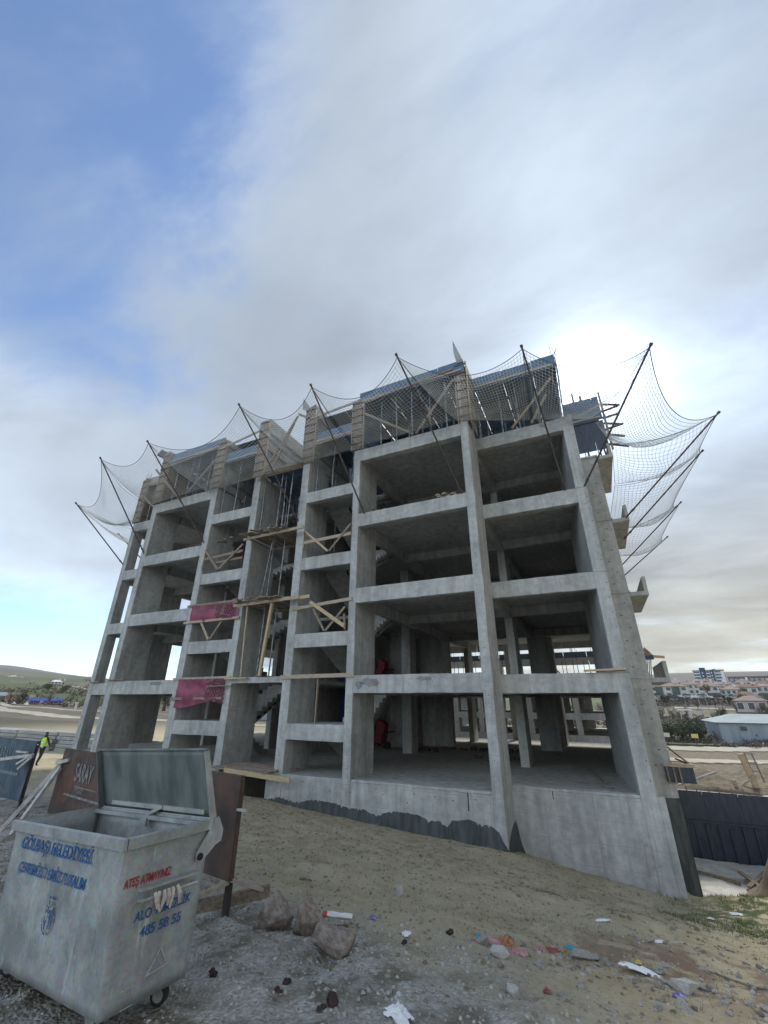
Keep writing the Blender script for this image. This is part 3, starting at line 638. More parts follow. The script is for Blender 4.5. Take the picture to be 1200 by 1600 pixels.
# ------------------------------------------------------------------ net poles and safety nets
poles = [((-23.9,V2-.05,9.5),(-26.0,12.13,12.75),'pole of the safety net reaching furthest to the left'),
 ((-20.22,V1-.05,9.27),(-21.75,10.55,13.83),'net pole starting at the third floor left of the wide left bay'),
 ((-15.95,V1-.05,9.2),(-18.04,10.55,13.81),'net pole leaning over the left wide bay in front of its plank rail'),
 ((-10.45,V1-.05,9.35),(-12.16,10.55,14.04),'net pole crossing in front of the tall grey wall shutter'),
 ((-7.23,V1-.02,9.06),(-8.32,10.55,13.68),'net pole ending by rubble at the left end of a third floor beam'),
 ((-3.26,V1-.02,9.06),(-4.56,10.55,13.67),'net pole in front of the wide blue formwork left of the middle column'),
 ((.11,V2-.02,9.06),(-.37,11.85,13.43),'net pole standing up behind the top edge of the right blue formwork'),
 ((.78,V2-.04,9.06),(3.14,11.85,11.92),'corner net pole rising across the sun glare'),
 ((2.28,17.63,9.0),(5.65,16.52,11.87),'longest flank net pole reaching furthest to the right'),
 ((2.28,19.92,8.9),(5.65,19.47,11.94),'second flank net pole just below the longest one'),
 ((2.05,26.6,9.1),(5.65,25.3,12.05),'third flank net pole in the middle of the small lower net'),
 ((2.05,29.8,9.1),(5.65,31.0,12.05),'lowest and shortest flank net pole on the right'),
 ((-24.3,17.0,9.5),(-27.0,15.6,12.2),'short pole behind the left corner below the net edge')]
T = []
for i, (bq, tq, lb) in enumerate(poles):
    bq = Vector(bq); tq = Vector(tq); d = (tq-bq).normalized()
    o = MB().tube([bq-d*.25, tq+d*.12], .032, 8).tube([tq+d*.05, tq+d*.14], .05, 8).tube([bq+d*.08, bq+d*.2], .045, 8).build('net_pole', POLE)
    tag(o, lb, 'pole', 'tubes holding out the safety nets'); T.append(tq)
def net(label, t0, t1, b0, b1, sag=.5, belly=.6, cell=.115, out=(0,-1,0), r=.0068, extra=0):
    t0, t1, b0, b1 = map(Vector, (t0, t1, b0, b1)); out = Vector(out)
    rn = random.Random(int(abs(t0.x)*31+abs(t1.y)*7))
    ph = rn.uniform(0, 6)
    def pt(u, v):
        p = t0.lerp(t1, u).lerp(b0.lerp(b1, u), v)
        s = 4*u*(1-u)
        top = Vector((0,0,-1))*sag*s*(1-v)**1.6-out*(sag*.9*s*(1-v)**1.4)
        sg = 4*v*(1-v)
        bel = Vector((0,0,-1))*belly*(.35+.65*s)*sg
        rip = (math.sin(u*17+ph+v*5)*.5+math.sin(v*13+ph*2+u*6)*.5)*.10*sg+Vector((math.sin(v*9+ph*3),0,math.cos(u*11+ph))).length*0
        return p+top+bel+out*rip
    nu = max(6, int((t1-t0).length/cell)); nv = max(6, int(((b0-t0).length+(b1-t1).length)/2/cell))
    G = [[pt(i/nu, j/nv) for j in range(nv+1)] for i in range(nu+1)]
    m = MB()
    def strand(ps, rad):
        ps2 = [Vector(p)+Vector((rn.uniform(-1,1), rn.uniform(-1,1), rn.uniform(-1,1)))*.006 for p in ps]
        m.tube(ps2, rad, 3, False)
    for i in range(nu+1): strand(G[i], r)
    for j in range(nv+1): strand([G[i][j] for i in range(nu+1)], r)
    o = m.build('safety_net', ROPE); tag(o, label, 'safety net', 'nets hung round the top floor')
    e = MB().tube([G[i][0] for i in range(nu+1)], .013, 5).tube([G[i][nv] for i in range(nu+1)], .010, 5).tube(G[0], .010, 5).tube(G[nu], .010, 5)
    e.build('border_cord', ROPE_D, o)
zl = 12.02
net('net stretched round the far left corner over open sky', T[0], T[1], (-23.95,V2-.1,zl-.2), (-20.9,V1-.1,zl+.1), .8, .9)
net('net over the narrow far left bay and its column shutter', T[1], T[2], (-20.7,V1-.12,zl), (-16.3,V1-.12,zl+.1), .55, .55)
net('net from the left wide bay to the tall grey wall shutter', T[2], T[3], (-16.2,V1-.12,zl-.2), (-10.6,V1-.12,zl), .75, .6)
net('net before the lift lobby and the right stair formwork', T[3], T[4], (-10.5,V1-.14,zl), (-7.6,V1-.14,zl+.0), .7, .5)
net('net across the wide blue formwork left of the middle column', T[4], T[5], (-7.5,V1-.14,zl+.05), (-3.3,V1-.14,zl+.1), .7, .5)
net('net on the blue formwork right of the middle column', T[5], T[6], (-3.2,V1-.14,zl+.05), (-.6,V2-.14,zl+.1), .6, .5)
net('net in front of the sun glare at the right corner', T[6], T[7], (-.5,V2-.14,zl+.1), (1.5,V2+.6,zl), .5, .6)
net('large flank net sagging right of the corner pole', T[7], T[8], (1.6,V2+.9,zl), (2.35,18.1,zl+.5), .75, 1.0, out=(.7,-.5,0), cell=.15)
net('narrow flank net between the two longest poles', T[8], T[9], (2.35,18.2,zl+.45), (2.35,20.6,zl-.3), .35, .9, out=(1,0,0), cell=.15)
net('lower flank net behind the second longest pole', T[9], T[10], (2.35,20.8,zl-.3), (2.1,26.4,zl-.5), .9, 1.0, out=(1,0,0), cell=.16)
net('lowest flank net ending at the shortest pole', T[10], T[11], (2.1,26.5,zl-.5), (2.1,31.0,zl-.8), .8, .9, out=(1,0,0), cell=.17)
net('small net end folded behind the left corner', T[12], T[0], (-24.35,17.0,zl-.8), (-24.0,V2+.1,zl-.3), .4, .5, out=(-1,0,0), cell=.16)

# ------------------------------------------------------------------ work platforms, rails, red netting
def platform(label, z, n, seed, yf=12.75):
    f = thing('work_platform', label, 'platform', (0,0,0), 0, 'plank platforms before the lift shaft')
    rn = random.Random(seed)
    MB().bar((-12.95,yf,z-.06),(-9.7,yf,z+.0),.06,.12).build('ledger', WOOD, f)
    MB().bar((-12.85,yf+1.6,z-.06),(-10.4,yf+1.6,z-.05),.06,.12).build('ledger', WOOD_OLD, f)
    for i in range(n):
        x = -12.8+2.35*i/n+rn.uniform(-.05,.05); a = rn.uniform(-.35,.2)
        MB().bar((x+a*.3,yf-rn.uniform(.15,.5),z+.03+.025*(i % 3)),(x-a*.6,yf+rn.uniform(1.6,2.0),z+.02+.025*(i % 3)),.17,.03).build('plank', rn.choice([WOOD_OLD,WOOD_OLD,WOOD]), f)
    for i in range(5):
        x = -12.6+rn.uniform(0,1.8); MB().bar((x,yf-.1+rn.uniform(-.3,.3),z+.14+.02*i),(x+rn.uniform(-.8,.8),yf+.9,z+.2+.03*i),.12,.03).build('plank', WOOD_OLD, f)
    return f
platform('upper cluttered plank platform before the lift shaft', 8.70, 12, 1)
pf = platform('lower plank platform above the tall timber post', 5.80, 12, 2)
MB().bar((-11.35,12.95,3.05),(-11.05,12.85,5.75),.10,.10).build('post', WOOD_NEW, pf)
MB().bar((-12.25,12.95,3.05),(-12.3,12.85,5.75),.06,.06).build('post', WOOD, pf)
MB().bar((-10.3,13.0,5.82),(-9.4,13.0,5.86),.05,.13).build('plank', WOOD_NEW, pf)
pf = thing('work_platform', 'old boards bridging the dark basement gap at ground floor level', 'platform', (0,0,0), 0, 'plank platforms before the lift shaft')
rn = random.Random(8)
for i in range(7): MB().bar((-13.1+.1*i,12.9+.16*i,.05+.015*i),(-10.3+.05*i,12.85+.17*i+rn.uniform(-.1,.1),.06+.015*(i % 3)),.18,.035).build('plank', WOOD_OLD, pf)
MB().bar((-12.2,12.72,.03),(-9.45,12.78,-.10),.04,.14).build('plank', WOOD_NEW, pf)
for x in (-11.3,-11.9): MB().tube([(x,13.4,3.0),(x+.15,13.4,12)], .03, 6).build('pole', STEEL, pf)
MB().tube([(-12.0,13.2,5.9),(-11.7,13.2,8.7)], .028, 6).build('pole', STEEL, pf)
def rail(label, pieces, group='timber guard rails in the stair openings'):
    f = thing('guard_rail', label, 'guard rail', (0,0,0), 0, group)
    for p, q, w, h, mm in pieces: MB().bar(p, q, w, h).build('board', mm, f)
yr = V1-.03
rail('single plank rail across the stair opening at first floor height, right of the shaft', [((-10.5,yr,3.0),(-7.42,yr,3.02),.04,.13,WOOD),((-8.9,yr+.06,1.5),(-8.88,yr+.06,2.95),.04,.09,WOOD_OLD)])
rail('crossed board rail in the right stair opening one storey above the plain plank', [((-10.3,yr,5.45),(-7.6,yr,5.62),.04,.12,WOOD),((-9.4,yr-.05,5.65),(-7.85,yr-.05,4.65),.05,.13,WOOD_NEW),((-9.3,yr+.04,5.4),(-8.75,yr+.04,4.55),.04,.08,WOOD_OLD),((-8.7,yr+.03,4.55),(-7.9,yr+.03,5.35),.04,.08,WOOD_OLD),((-7.85,yr,4.55),(-7.9,yr,5.1),.05,.08,WOOD_OLD)])
rail('v shaped board rail in the right stair opening beside the upper platform', [((-10.0,yr,8.15),(-7.75,yr,8.2),.04,.13,WOOD),((-9.95,yr-.05,8.65),(-8.75,yr-.05,7.6),.05,.08,WOOD_NEW),((-8.7,yr-.04,7.6),(-7.75,yr-.04,8.6),.04,.07,WOOD_OLD),((-9.98,yr,7.9),(-10.0,yr,8.7),.05,.10,WOOD)])
rail('v shaped board rail in the left stair opening below the landing formwork', [((-15.6,yr,8.2),(-13.3,yr,8.3),.04,.12,WOOD_OLD),((-15.6,yr-.05,8.65),(-14.6,yr-.05,7.6),.05,.10,WOOD_OLD),((-14.55,yr-.04,7.6),(-13.3,yr-.04,8.6),.04,.09,WOOD_OLD),((-15.0,yr+.04,7.95),(-13.3,yr+.04,8.0),.04,.09,WOOD_OLD),((-15.65,yr,7.7),(-15.6,yr,8.7),.05,.1,WOOD)])
rail('board rail carrying the upper red sheet in the left stair opening', [((-16.1,yr,6.05),(-12.9,yr,6.07),.04,.10,WOOD_OLD),((-16.1,yr-.03,5.32),(-12.9,yr-.03,5.34),.04,.10,WOOD),((-15.1,yr+.02,5.3),(-14.5,yr+.02,4.55),.05,.10,WOOD),((-14.45,yr+.04,4.55),(-13.9,yr+.04,5.3),.04,.08,WOOD_OLD)])
rail('board rail carrying the lower red sheet in the left stair opening', [((-16.1,yr,3.03),(-12.95,yr,3.05),.04,.08,WOOD_PINK),((-16.0,yr-.03,2.27),(-13.2,yr-.03,2.30),.04,.09,WOOD_OLD)])
rail('short loose boards lying on the first floor edge left of the shaft', [((-13.1,yr-.1,2.98),(-12.0,yr-.1,3.0),.12,.05,WOOD_NEW),((-13.9,yr-.15,2.72),(-12.7,yr-.1,2.74),.1,.04,WOOD_OLD)], 'loose boards on slab edges')
rail('orange board on the first floor edge at the right corner', [((-.35,V2-.06,3.05),(.75,V2-.1,3.07),.16,.05,WOOD_NEW)], 'loose boards on slab edges')
rail('thin boards left on the edge of the far left first floor', [((-23.8,V2-.05,3.05),(-23.0,V2-.05,3.05),.1,.04,WOOD_OLD),((-20.3,V1-.05,3.05),(-19.2,V1-.05,3.07),.12,.04,WOOD_OLD)], 'loose boards on slab edges')
# red debris sheets: perforated plastic
RED = bpy.data.materials.new('red_mesh_fabric'); RED.use_nodes = True; t = RED.node_tree; b = t.nodes['Principled BSDF']
c = nd(t, 'ShaderNodeTexCoord'); n = nd(t, 'ShaderNodeTexNoise', i_Scale=3.0, i_Detail=5.0); t.links.new(c.outputs['Object'], n.inputs[0])
mx_ = nd(t, 'ShaderNodeMix', data_type='RGBA'); t.links.new(mapr(t, n.outputs[0], .35, .65), mx_.inputs[0]); mx_.inputs[6].default_value = (.15,.022,.05,1); mx_.inputs[7].default_value = (.25,.04,.085,1)
t.links.new(mx_.outputs[2], b.inputs['Base Color']); b.inputs['Roughness'].default_value = .6; b.inputs['Transmission Weight'].default_value = 0
def red_sheet(label, x0, x1, z0, z1, y, holes_from=.55, drape=.1):
    m = MB(); nx, nz = 46, 12; rn = random.Random(int(z0*10))
    def pt(i, j):
        u = i/nx; v = j/nz
        zb = z0-drape*math.sin(u*5+1)*.4-drape*.6*u*(1-v)*0
        return (x0+(x1-x0)*u, y+.03*math.sin(u*14+v*3)+.02*math.sin(v*9+u*4), zb+(z1-zb)*v)
    V = [[pt(i, j) for j in range(nz+1)] for i in range(nx+1)]
    for i in range(nx):
        for j in range(nz):
            a, b_, c_, d = map(Vector, (V[i][j], V[i+1][j], V[i+1][j+1], V[i][j+1]))
            if i/nx > holes_from and (i+j) % 2 == 0 and rn.random() < .8: continue
            m.add([a, b_, c_, d], [(0,1,2,3)])
    o = m.build('debris_sheet', RED, smooth=False); tag(o, label, 'netting', 'red sheets on the left stair rails')
red_sheet('upper torn red perforated sheet tied between the stair rails', -15.8,-13.0,5.30,6.03,V1-.07,.5)
red_sheet('lower red perforated sheet hanging over the stair landing beam', -15.75,-13.1,2.05,3.0,V1-.07,.62,.3)

# rubble heaps on slab edges
def clump(mb, x, y, z, r, rn, fl=.6):
    n = 7; vs = []; ring = []
    a0 = rn.uniform(0, 6)
    top = (x+rn.uniform(-.2,.2)*r, y+rn.uniform(-.2,.2)*r, z+r*fl*rn.uniform(.7,1.1))
    for lv, (rad, h) in enumerate(((.85,-.25),(1.0,.15),(.7,.6))):
        for i in range(n):
            a = a0+2*math.pi*i/n+rn.uniform(-.25,.25); q = r*rad*rn.uniform(.75,1.15)
            vs.append((x+math.cos(a)*q, y+math.sin(a)*q*rn.uniform(.8,1), z+r*fl*h*rn.uniform(.8,1.2)))
    vs.append(top); fs = []
    for l in range(2):
        for i in range(n): fs.append((l*n+i, l*n+(i+1) % n, (l+1)*n+(i+1) % n, (l+1)*n+i))
    for i in range(n): fs.append((2*n+i, 2*n+(i+1) % n, 3*n))
    fs.append(tuple(range(n-1,-1,-1)))
    mb.add(vs, fs)
rn = random.Random(12)
for lb, x, y, z, n, w in (('brown rubble heap left of the slanting pole on a third floor edge', -6.9, V1+.2, 9.02, 14, .35),('broken hollow blocks heaped on the third floor edge near the middle column', -3.75, V1+.2, 9.02, 16, .45),('rubble on the left third floor edge beside its slanting pole', -15.0-.0, V1+.25, 9.02, 10, .5)):
    m = MB()
    for i in range(n): clump(m, x+rn.gauss(0,w*.6), y+rn.uniform(-.1,.25), z+abs(rn.gauss(0,.10)), rn.uniform(.06,.14), rn)
    tag(m.build('rubble_heap', WOOD if 'block' in lb else WOOD_OLD), lb, 'rubble')

# things on the ground floor slab
CLODW = mat('tarred_timber', (.045,.04,.036), .9, col2=(.10,.085,.07), nscale=8)
rn = random.Random(3)
for y, x0, x1, lb in ((23.2,-7.4,-3.6,'far row of dark timber offcuts on the ground floor slab'),(20.2,-5.4,-3.2,'near row of dark timber offcuts on the ground floor slab'),(21.8,-9.2,-7.6,'short heap of dark offcuts at the foot of the inner column')):
    oc = thing('timber_offcuts', lb, 'timber'); x = x0
    while x < x1: MB().box(x, x+rn.uniform(.2,.45), y+rn.uniform(-.1,.1), y+.25, .0, rn.uniform(.06,.16)).build('offcut', CLODW, oc); x += rn.uniform(.3,.6)
o = MB().bar((-.55,15.6,.02),(-.15,15.2,.03),.05,.03).bar((-.95,18.9,.06),(-.35,15.9,.05),.05,.03).build('leaning_batten', WOOD_OLD); tag(o, 'thin batten on the ground floor slab by the right corner wall', 'timber')
HR = mat('hoist_red', (.16,.018,.028), .6, col2=(.24,.035,.045))
for k, z in enumerate((0.0, 3.0)):
    h = thing('cart', 'red upright cart with black handles deep inside the ground floor' if k == 0 else 'red cart with a black handle showing above the first floor beam', 'cart', (-10.6,21.6,z))
    MB().prism([(-.3,0,.35),(.15,0,.25),(.3,0,1.15),(-.1,0,1.35)],(0,.5,0)).build('tray', HR, h)
    MB().tube([(.1,-.02,.2),(.2,-.02,.75),(.62,-.02,.8)], .03, 6).build('handle', BLACKH, h); MB().tube([(.1,.52,.2),(.2,.52,.75),(.62,.52,.8)], .03, 6).build('handle', BLACKH, h)
    MB().tube([(.35,.2,.17),(.35,.3,.17)], .17, 14).build('wheel', BLACKH, h)
BLU = mat('blue_sheet', (.01,.015,.10), .6, col2=(.015,.02,.16))
for z in (0, 3): tag(MB().box(-12.0,-11.35,19.9,19.95,z+.02,z+2.5).build('door_sheet', BLU), 'dark blue sheet closing the '+('ground' if z == 0 else 'first')+' floor shaft doorway', 'sheet')

# ------------------------------------------------------------------ second building behind
B2 = thing('concrete_frame_building', 'second concrete frame under construction seen through the ground floor openings', 'building')
def p2(name, mb, m=CONC_FAR, **k): return mb.build(name, m, B2, **k)
YB = 38.0
for z, h in ((-.05,.5),(1.45,.45),(2.9,.4)):
    p2('beam', MB().box(-16,3.2,YB,YB+.35,z-h,z)); p2('slab', MB().box(-16,3.2,YB+.36,YB+12,z-.15,z))
p2('plinth_wall', MB().box(-16,3.2,YB+.01,YB+.3,-2.6,-.56), mat('ochre_wall', (.26,.235,.15), .9, col2=(.34,.31,.21), nscale=2, obj=False))
for x in (-15.6,-13.1,-11.4,-9.3,-7.6,-5.4,-3.0,-1.9,.2,2.9):
    p2('column', MB().box(x-.2,x+.2,YB-.02,YB+.6,-.04,2.88)); p2('column', MB().box(x-.3,x+.3,YB+6,YB+6.4,-.04,2.88))
for i in range(5): p2('rear_wall', MB().box(-15.5+i*4.2,-13.6+i*4.2,YB+11.7,YB+11.9,-.04,2.7), CONC_IN)
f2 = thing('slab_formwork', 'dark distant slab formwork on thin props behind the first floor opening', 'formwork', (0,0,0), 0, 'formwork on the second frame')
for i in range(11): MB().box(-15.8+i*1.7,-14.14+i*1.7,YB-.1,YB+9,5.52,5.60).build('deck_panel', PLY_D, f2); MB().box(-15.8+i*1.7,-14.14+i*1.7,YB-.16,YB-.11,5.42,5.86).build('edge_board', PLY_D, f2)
rn = random.Random(4)
for i in range(22):
    x = -15.6+i*.84; prop(f2, x, YB+.2, 2.9, 5.5, .035); prop(f2, x+.4, YB+3, 2.9, 5.5, .035)
for x in (-12.9,-8.7,-7.3,-3.6,-3.3,1.2):
    MB().box(x-.14,x+.14,YB-.2,YB-.05,2.95,5.4).build('post', WOOD, f2); MB().bar((x-.1,YB-.25,5.2),(x+rn.choice((-1.5,1.6)),YB-.25,3.0),.06,.12).build('brace', WOOD_NEW, f2)
m = MB()
for i in range(60): x = rn.uniform(-15.8,2.6); y = YB+rn.uniform(0,6); m.tube([(x,y,5.6),(x+rn.uniform(-.05,.05),y,6.5+rn.uniform(0,.8))], .016, 3)
m.build('starter_bars', POLE, f2, kind='stuff')
w2 = thing('formwork_stack', 'bundle of props and boards standing on the lowest flank balcony', 'formwork')
for i in range(6): MB().tube([(1.50+i*.055,19.2+.03*(i % 3),3.0),(1.60+i*.06,19.2+.04*(i % 2),3.68)], .018, 5).build('prop', STEEL, w2)
MB().box(1.45,2.0,19.1,19.4,3.68,3.82).build('crate', PLY_D, w2); MB().bar((1.75,19.15,3.80),(2.35,19.15,3.74),.05,.09).build('plank', WOOD_NEW, w2); MB().prism([(1.5,19.15,3.825),(2.0,19.15,3.825),(1.78,19.15,4.12)],(0,.2,0)).build('bundle', WOOD_OLD, w2)

# ------------------------------------------------------------------ shuttered basement wall, pit and box formwork on the right
rw = thing('basement_wall_formwork', 'long black film faced wall shutter in the pit right of the building', 'formwork')
rn = random.Random(6)
YW = 22.1
for i in range(9):
    x0 = 1.66+i*1.1
    for z0, z1 in ((-2.95,-1.79),(-1.78,-.87)):
        MB().box(x0+.006,x0+1.094,YW,YW+.025,z0,z1+rn.uniform(-.01,.02)).build('panel', PLY_D, rw)
    for k in range(3):
        xs = x0+.25+k*.36+rn.uniform(-.06,.06); MB().bar((xs,YW-.05,-3.0),(xs+rn.uniform(-.04,.04),YW-.05,-1.87 if k != 1 else -1.97),.06,.08).build('stud', PLY_D, rw)
        MB().bar((xs,YW+.07,-1.2),(xs+.01,YW+.07,-.76+rn.uniform(-.05,.12)),.035,.05).build('stud', WOOD_OLD, rw)
MB().bar((1.66,YW-.07,-1.80),(11.5,YW-.07,-1.83),.05,.055).build('waler', PLY_D, rw)
part('retaining_wall', MB().box(1.6,11.5,YW+.05,YW+.9,-3.6,-.96), CONC_FAR, None, kind='structure')
pad = MB().rbox(1.2,4.3,17.2,YW-.1,-3.2,-2.93,ax=0,step=.4,j=.03); pad.build('blinding_slab', CONC_FLOOR, None, kind='structure')
tag(MB().bar((1.75,20.2,-2.88),(2.85,19.7,-2.89),.06,.11).build('timber_batten', WOOD_OLD), 'dark batten lying on the grey pad in the pit', 'timber')
sc = thing('scrap_boards', 'crossed scrap boards on the grey pad by the soil heap', 'timber')
for a, c in (((3.0,19.4,-2.88),(3.7,20.4,-2.7)),((3.4,19.2,-2.88),(3.0,20.3,-2.75)),((3.0,19.9,-2.86),(3.9,19.8,-2.8)),((2.6,18.6,-2.89),(3.4,18.7,-2.88))): MB().bar(a,c,.13,.045).build('board', WOOD_OLD, sc)
bx = thing('box_formwork', 'open timber framed box shutter jutting from the corner pier above the pit', 'formwork')
MB().box(1.40,2.18,17.9,17.93,-.09,.34).build('panel', PLY_D, bx); MB().box(1.38,2.24,17.84,17.9,.35,.44).build('rail', WOOD, bx); MB().box(2.15,2.18,17.94,19.6,-.09,.34).build('panel', PLY_D, bx)
MB().bar((2.2,17.95,.40),(1.95,19.6,.42),.06,.06).build('rail', WOOD, bx); MB().bar((2.1,18.0,.46),(1.75,19.7,.80),.05,.05).build('rail', WOOD_OLD, bx); MB().box(1.64,1.67,18.52,19.6,-.09,.72).build('panel', PLY_D, bx)
for x in (1.44,1.62,1.78): MB().box(x,x+.04,17.85,17.895,-.12,.34).build('stud', WOOD_OLD, bx)
st = thing('timber_post', 'thick fresh timber post leaning behind the black shutter', 'timber', (0,0,0))
MB().bar((4.95,24.0,-1.2),(4.70,24.0,.30),.20,.12).build('post', WOOD_NEW, st); MB().bar((4.9,23.9,-.45),(4.1,23.9,-1.05),.06,.08).build('brace', WOOD, st); MB().bar((4.2,23.6,-1.15),(4.14,23.6,-.58),.11,.11).build('post', WOOD, st)
st = thing('timber_trestle', 'small white topped ladder frame beyond the black shutter', 'ladder')
for dx_ in (0,.26): MB().bar((5.2+dx_,25.2,-.8),(5.06+dx_,25.2,.26),.05,.05).build('leg', WOOD_OLD, st)
for z in (-.4,-.1,.22): MB().bar((5.1,25.2,z),(5.42,25.2,z),.04,.05).build('rung', PLY_G, st)
tag(MB().bar((2.15,23.0,-.82),(3.6,23.5,-.35),.09,.06).build('pale_batten', PLY_G), 'pale batten slanting up behind the left end of the black shutter', 'timber')

# ------------------------------------------------------------------ metal signs and stands
def text(body, size, loc, rot, m, parent, name='lettering', sx=1.0, ext=.0015, bold=0.0, align='LEFT'):
    c = bpy.data.curves.new(name, 'FONT'); c.body = body; c.size = size; c.extrude = ext; c.offset = bold; c.align_x = align
    tmp = bpy.data.objects.new(name, c); COL.objects.link(tmp); bpy.context.view_layer.update()
    me_ = bpy.data.meshes.new_from_object(tmp.evaluated_get(bpy.context.evaluated_depsgraph_get())); bpy.data.objects.remove(tmp); bpy.data.curves.remove(c); c = me_; c.name = name
    o = bpy.data.objects.new(name, c); COL.objects.link(o); o.location = loc; o.rotation_euler = rot; o.scale = (sx, 1, 1); c.materials.clear(); c.materials.append(m); o.parent = parent
    return o
SIGNB = mat('faded_blue_sheet', (.040,.065,.085), .7, .1, col2=(.085,.12,.145), nscale=2.2, bump=.2, bscale=10)
PALE = mat('faded_lettering', (.13,.125,.12), .8, col2=(.27,.265,.25), nscale=14)
PALE2 = mat('dull_lettering', (.10,.125,.14), .8, col2=(.20,.23,.24), nscale=14)
WHP = mat('peeling_white_timber', (.36,.36,.35), .8, col2=(.52,.51,.48), nscale=9, bump=.2)
def sign(label, x0, y0, x1, y1, z0, z1, m, n=4, slope=0.0):
    ang_ = math.atan2(y1-y0, x1-x0); ln = math.hypot(x1-x0, y1-y0)
    s = thing('metal_sign', label, 'sign', (x0, y0, 0), ang_)
    w = ln/n
    for i in range(n): MB().rbox(w*i+.002, w*(i+1)-.002, 0, .012, z0, z1, ax=0, step=.3, j=.003, bev=.002).build('sheet', m, s)
    MB().box(0,ln,.014,.05,z1-.05,z1).box(0,ln,.014,.05,z0,z0+.05).build('back_frame', RUST, s)
    return s, ln
sg, ln = sign('long rusty sign sheet half hidden behind the open bin lid', -8.45, 5.0, -3.72, 4.15, .54, 1.45, RUST, 4)
text('SARAY', .33, (.66,-.008,1.05), (R(90),0,0), PALE, sg, sx=.62, bold=.008)
for (zz_, hh_, x0_, x1_) in ((.98,.012,.75,1.55),(.86,.03,.45,1.75)): MB().box(x0_,x1_,-.010,-.004,zz_-hh_,zz_).build('lettering', PALE, sg)
text('inşaat', .14, (.8,-.008,.90), (R(90),0,0), PALE, sg, sx=.9)
ORG = mat('orange_print', (.14,.065,.04), .8, col2=(.085,.055,.045), nscale=6)
mm_ = MB(); pts = []
for i in range(18): a = 2*math.pi*i/18; pts.append((.45+.22*math.cos(a), -.003, .98+.26*math.sin(a)))
mm_.add(pts, [tuple(range(18))]).build('emblem', ORG, sg)
for lx in (.3, 2.4, ln-.08):
    MB().box(lx-.03,lx+.03,.052,.10,-.1,1.4).build('leg', RUST, sg)
g0 = gz(-3.7, 4.2)
MB().bar((ln-.42,-.35,g0+.05),(ln+.12,.45,g0+.12),.06,.10).build('foot', WOOD_OLD, sg)
MB().bar((ln-.05,.05,.52),(ln-.42,-.30,g0+.08),.035,.035).build('strut', WOOD, sg); MB().bar((ln-.05,.05,.54),(ln+.1,.38,g0+.14),.03,.03).build('strut', WOOD_PINK, sg); MB().bar((ln-.40,-.3,g0+.0),(ln-.38,-.28,g0+.16),.03,.03).build('peg', WHP, sg)
MB().bar((ln+.02,-.01,1.15),(ln+.16,-.02,1.16),.03,.02).build('bracket', WHP, sg)
sb, ln2 = sign('dull blue sign sheet standing at the left edge beyond the bin', -14.2, 6.4, -11.3, 6.05, .28, 1.38, SIGNB, 3)
text('SARAY', .42, (1.05,-.008,.92), (R(90),0,0), PALE2, sb, sx=.62, bold=.006)
text('inşaat', .22, (1.5,-.008,.42), (R(90),0,0), PALE2, sb, sx=.9)
MB().box(1.4,2.5,-.010,-.004,.70,.76).build('lettering', PALE2, sb)
for lx in (.2, 1.5, ln2-.1): MB().box(lx-.03,lx+.03,.052,.1,-.15,1.3).build('leg', RUST, sb)
br = thing('timber_brace', 'pair of pale battens propping the left end of the rusty sign', 'brace')
MB().bar((-8.35,4.93,1.22),(-8.75,4.55,.36),.05,.06).build('batten', WHP, br); MB().bar((-8.33,4.93,1.18),(-8.25,4.45,.38),.05,.05).build('batten', WHP, br); MB().bar((-8.45,4.93,1.24),(-8.15,4.93,1.30),.04,.05).build('batten', WHP, br)
br = thing('timber_brace', 'pale battens nailed to the right edge of the blue sign', 'brace')
MB().bar((-12.3,5.9,1.0),(-11.3,6.0,1.12),.05,.06).build('batten', WHP, br)
MB().bar((-11.5,5.95,.86),(-11.25,6.02,1.10),.05,.04).build('batten', WHP, br); MB().bar((-11.6,5.95,.95),(-11.25,6.02,1.14),.05,.04).build('batten', WHP, br); MB().bar((-11.75,5.95,1.18),(-11.4,5.98,1.17),.05,.03).build('batten', WHP, br)

# ------------------------------------------------------------------ waste container
GALV = bpy.data.materials.new('galvanised_steel'); GALV.use_nodes = True; t = GALV.node_tree; b = t.nodes['Principled BSDF']; LK = t.links.new
c = nd(t, 'ShaderNodeTexCoord').outputs['Object']
def gnoise(sc, det=6, ro=.6, st=None, di=0):
    v = c
    if st: mpn = nd(t, 'ShaderNodeMapping'); mpn.inputs['Scale'].default_value = st; LK(c, mpn.inputs[0]); v = mpn.outputs[0]
    n = nd(t, 'ShaderNodeTexNoise', i_Scale=sc, i_Detail=float(det), i_Roughness=ro, i_Distortion=di); LK(v, n.inputs[0]); return n.outputs[0]
vor = nd(t, 'ShaderNodeTexVoronoi', i_Scale=55.0); LK(c, vor.inputs[0])
base = nd(t, 'ShaderNodeMix', data_type='RGBA'); LK(mapr(t, gnoise(3.0, 8, .7), .35, .65), base.inputs[0]); base.inputs[6].default_value = (.27,.285,.28,1); base.inputs[7].default_value = (.42,.435,.42,1)
sp_ = nd(t, 'ShaderNodeMix', data_type='RGBA', blend_type='MULTIPLY'); sp_.inputs[0].default_value = .22; LK(base.outputs[2], sp_.inputs[6]); LK(vor.outputs['Color'], sp_.inputs[7])
wh = nd(t, 'ShaderNodeMix', data_type='RGBA'); LK(mapr(t, gnoise(1.0, 9, .75, (9,9,1.6), .6), .57, .70, 0, .75), wh.inputs[0]); LK(sp_.outputs[2], wh.inputs[6]); wh.inputs[7].default_value = (.56,.57,.54,1)
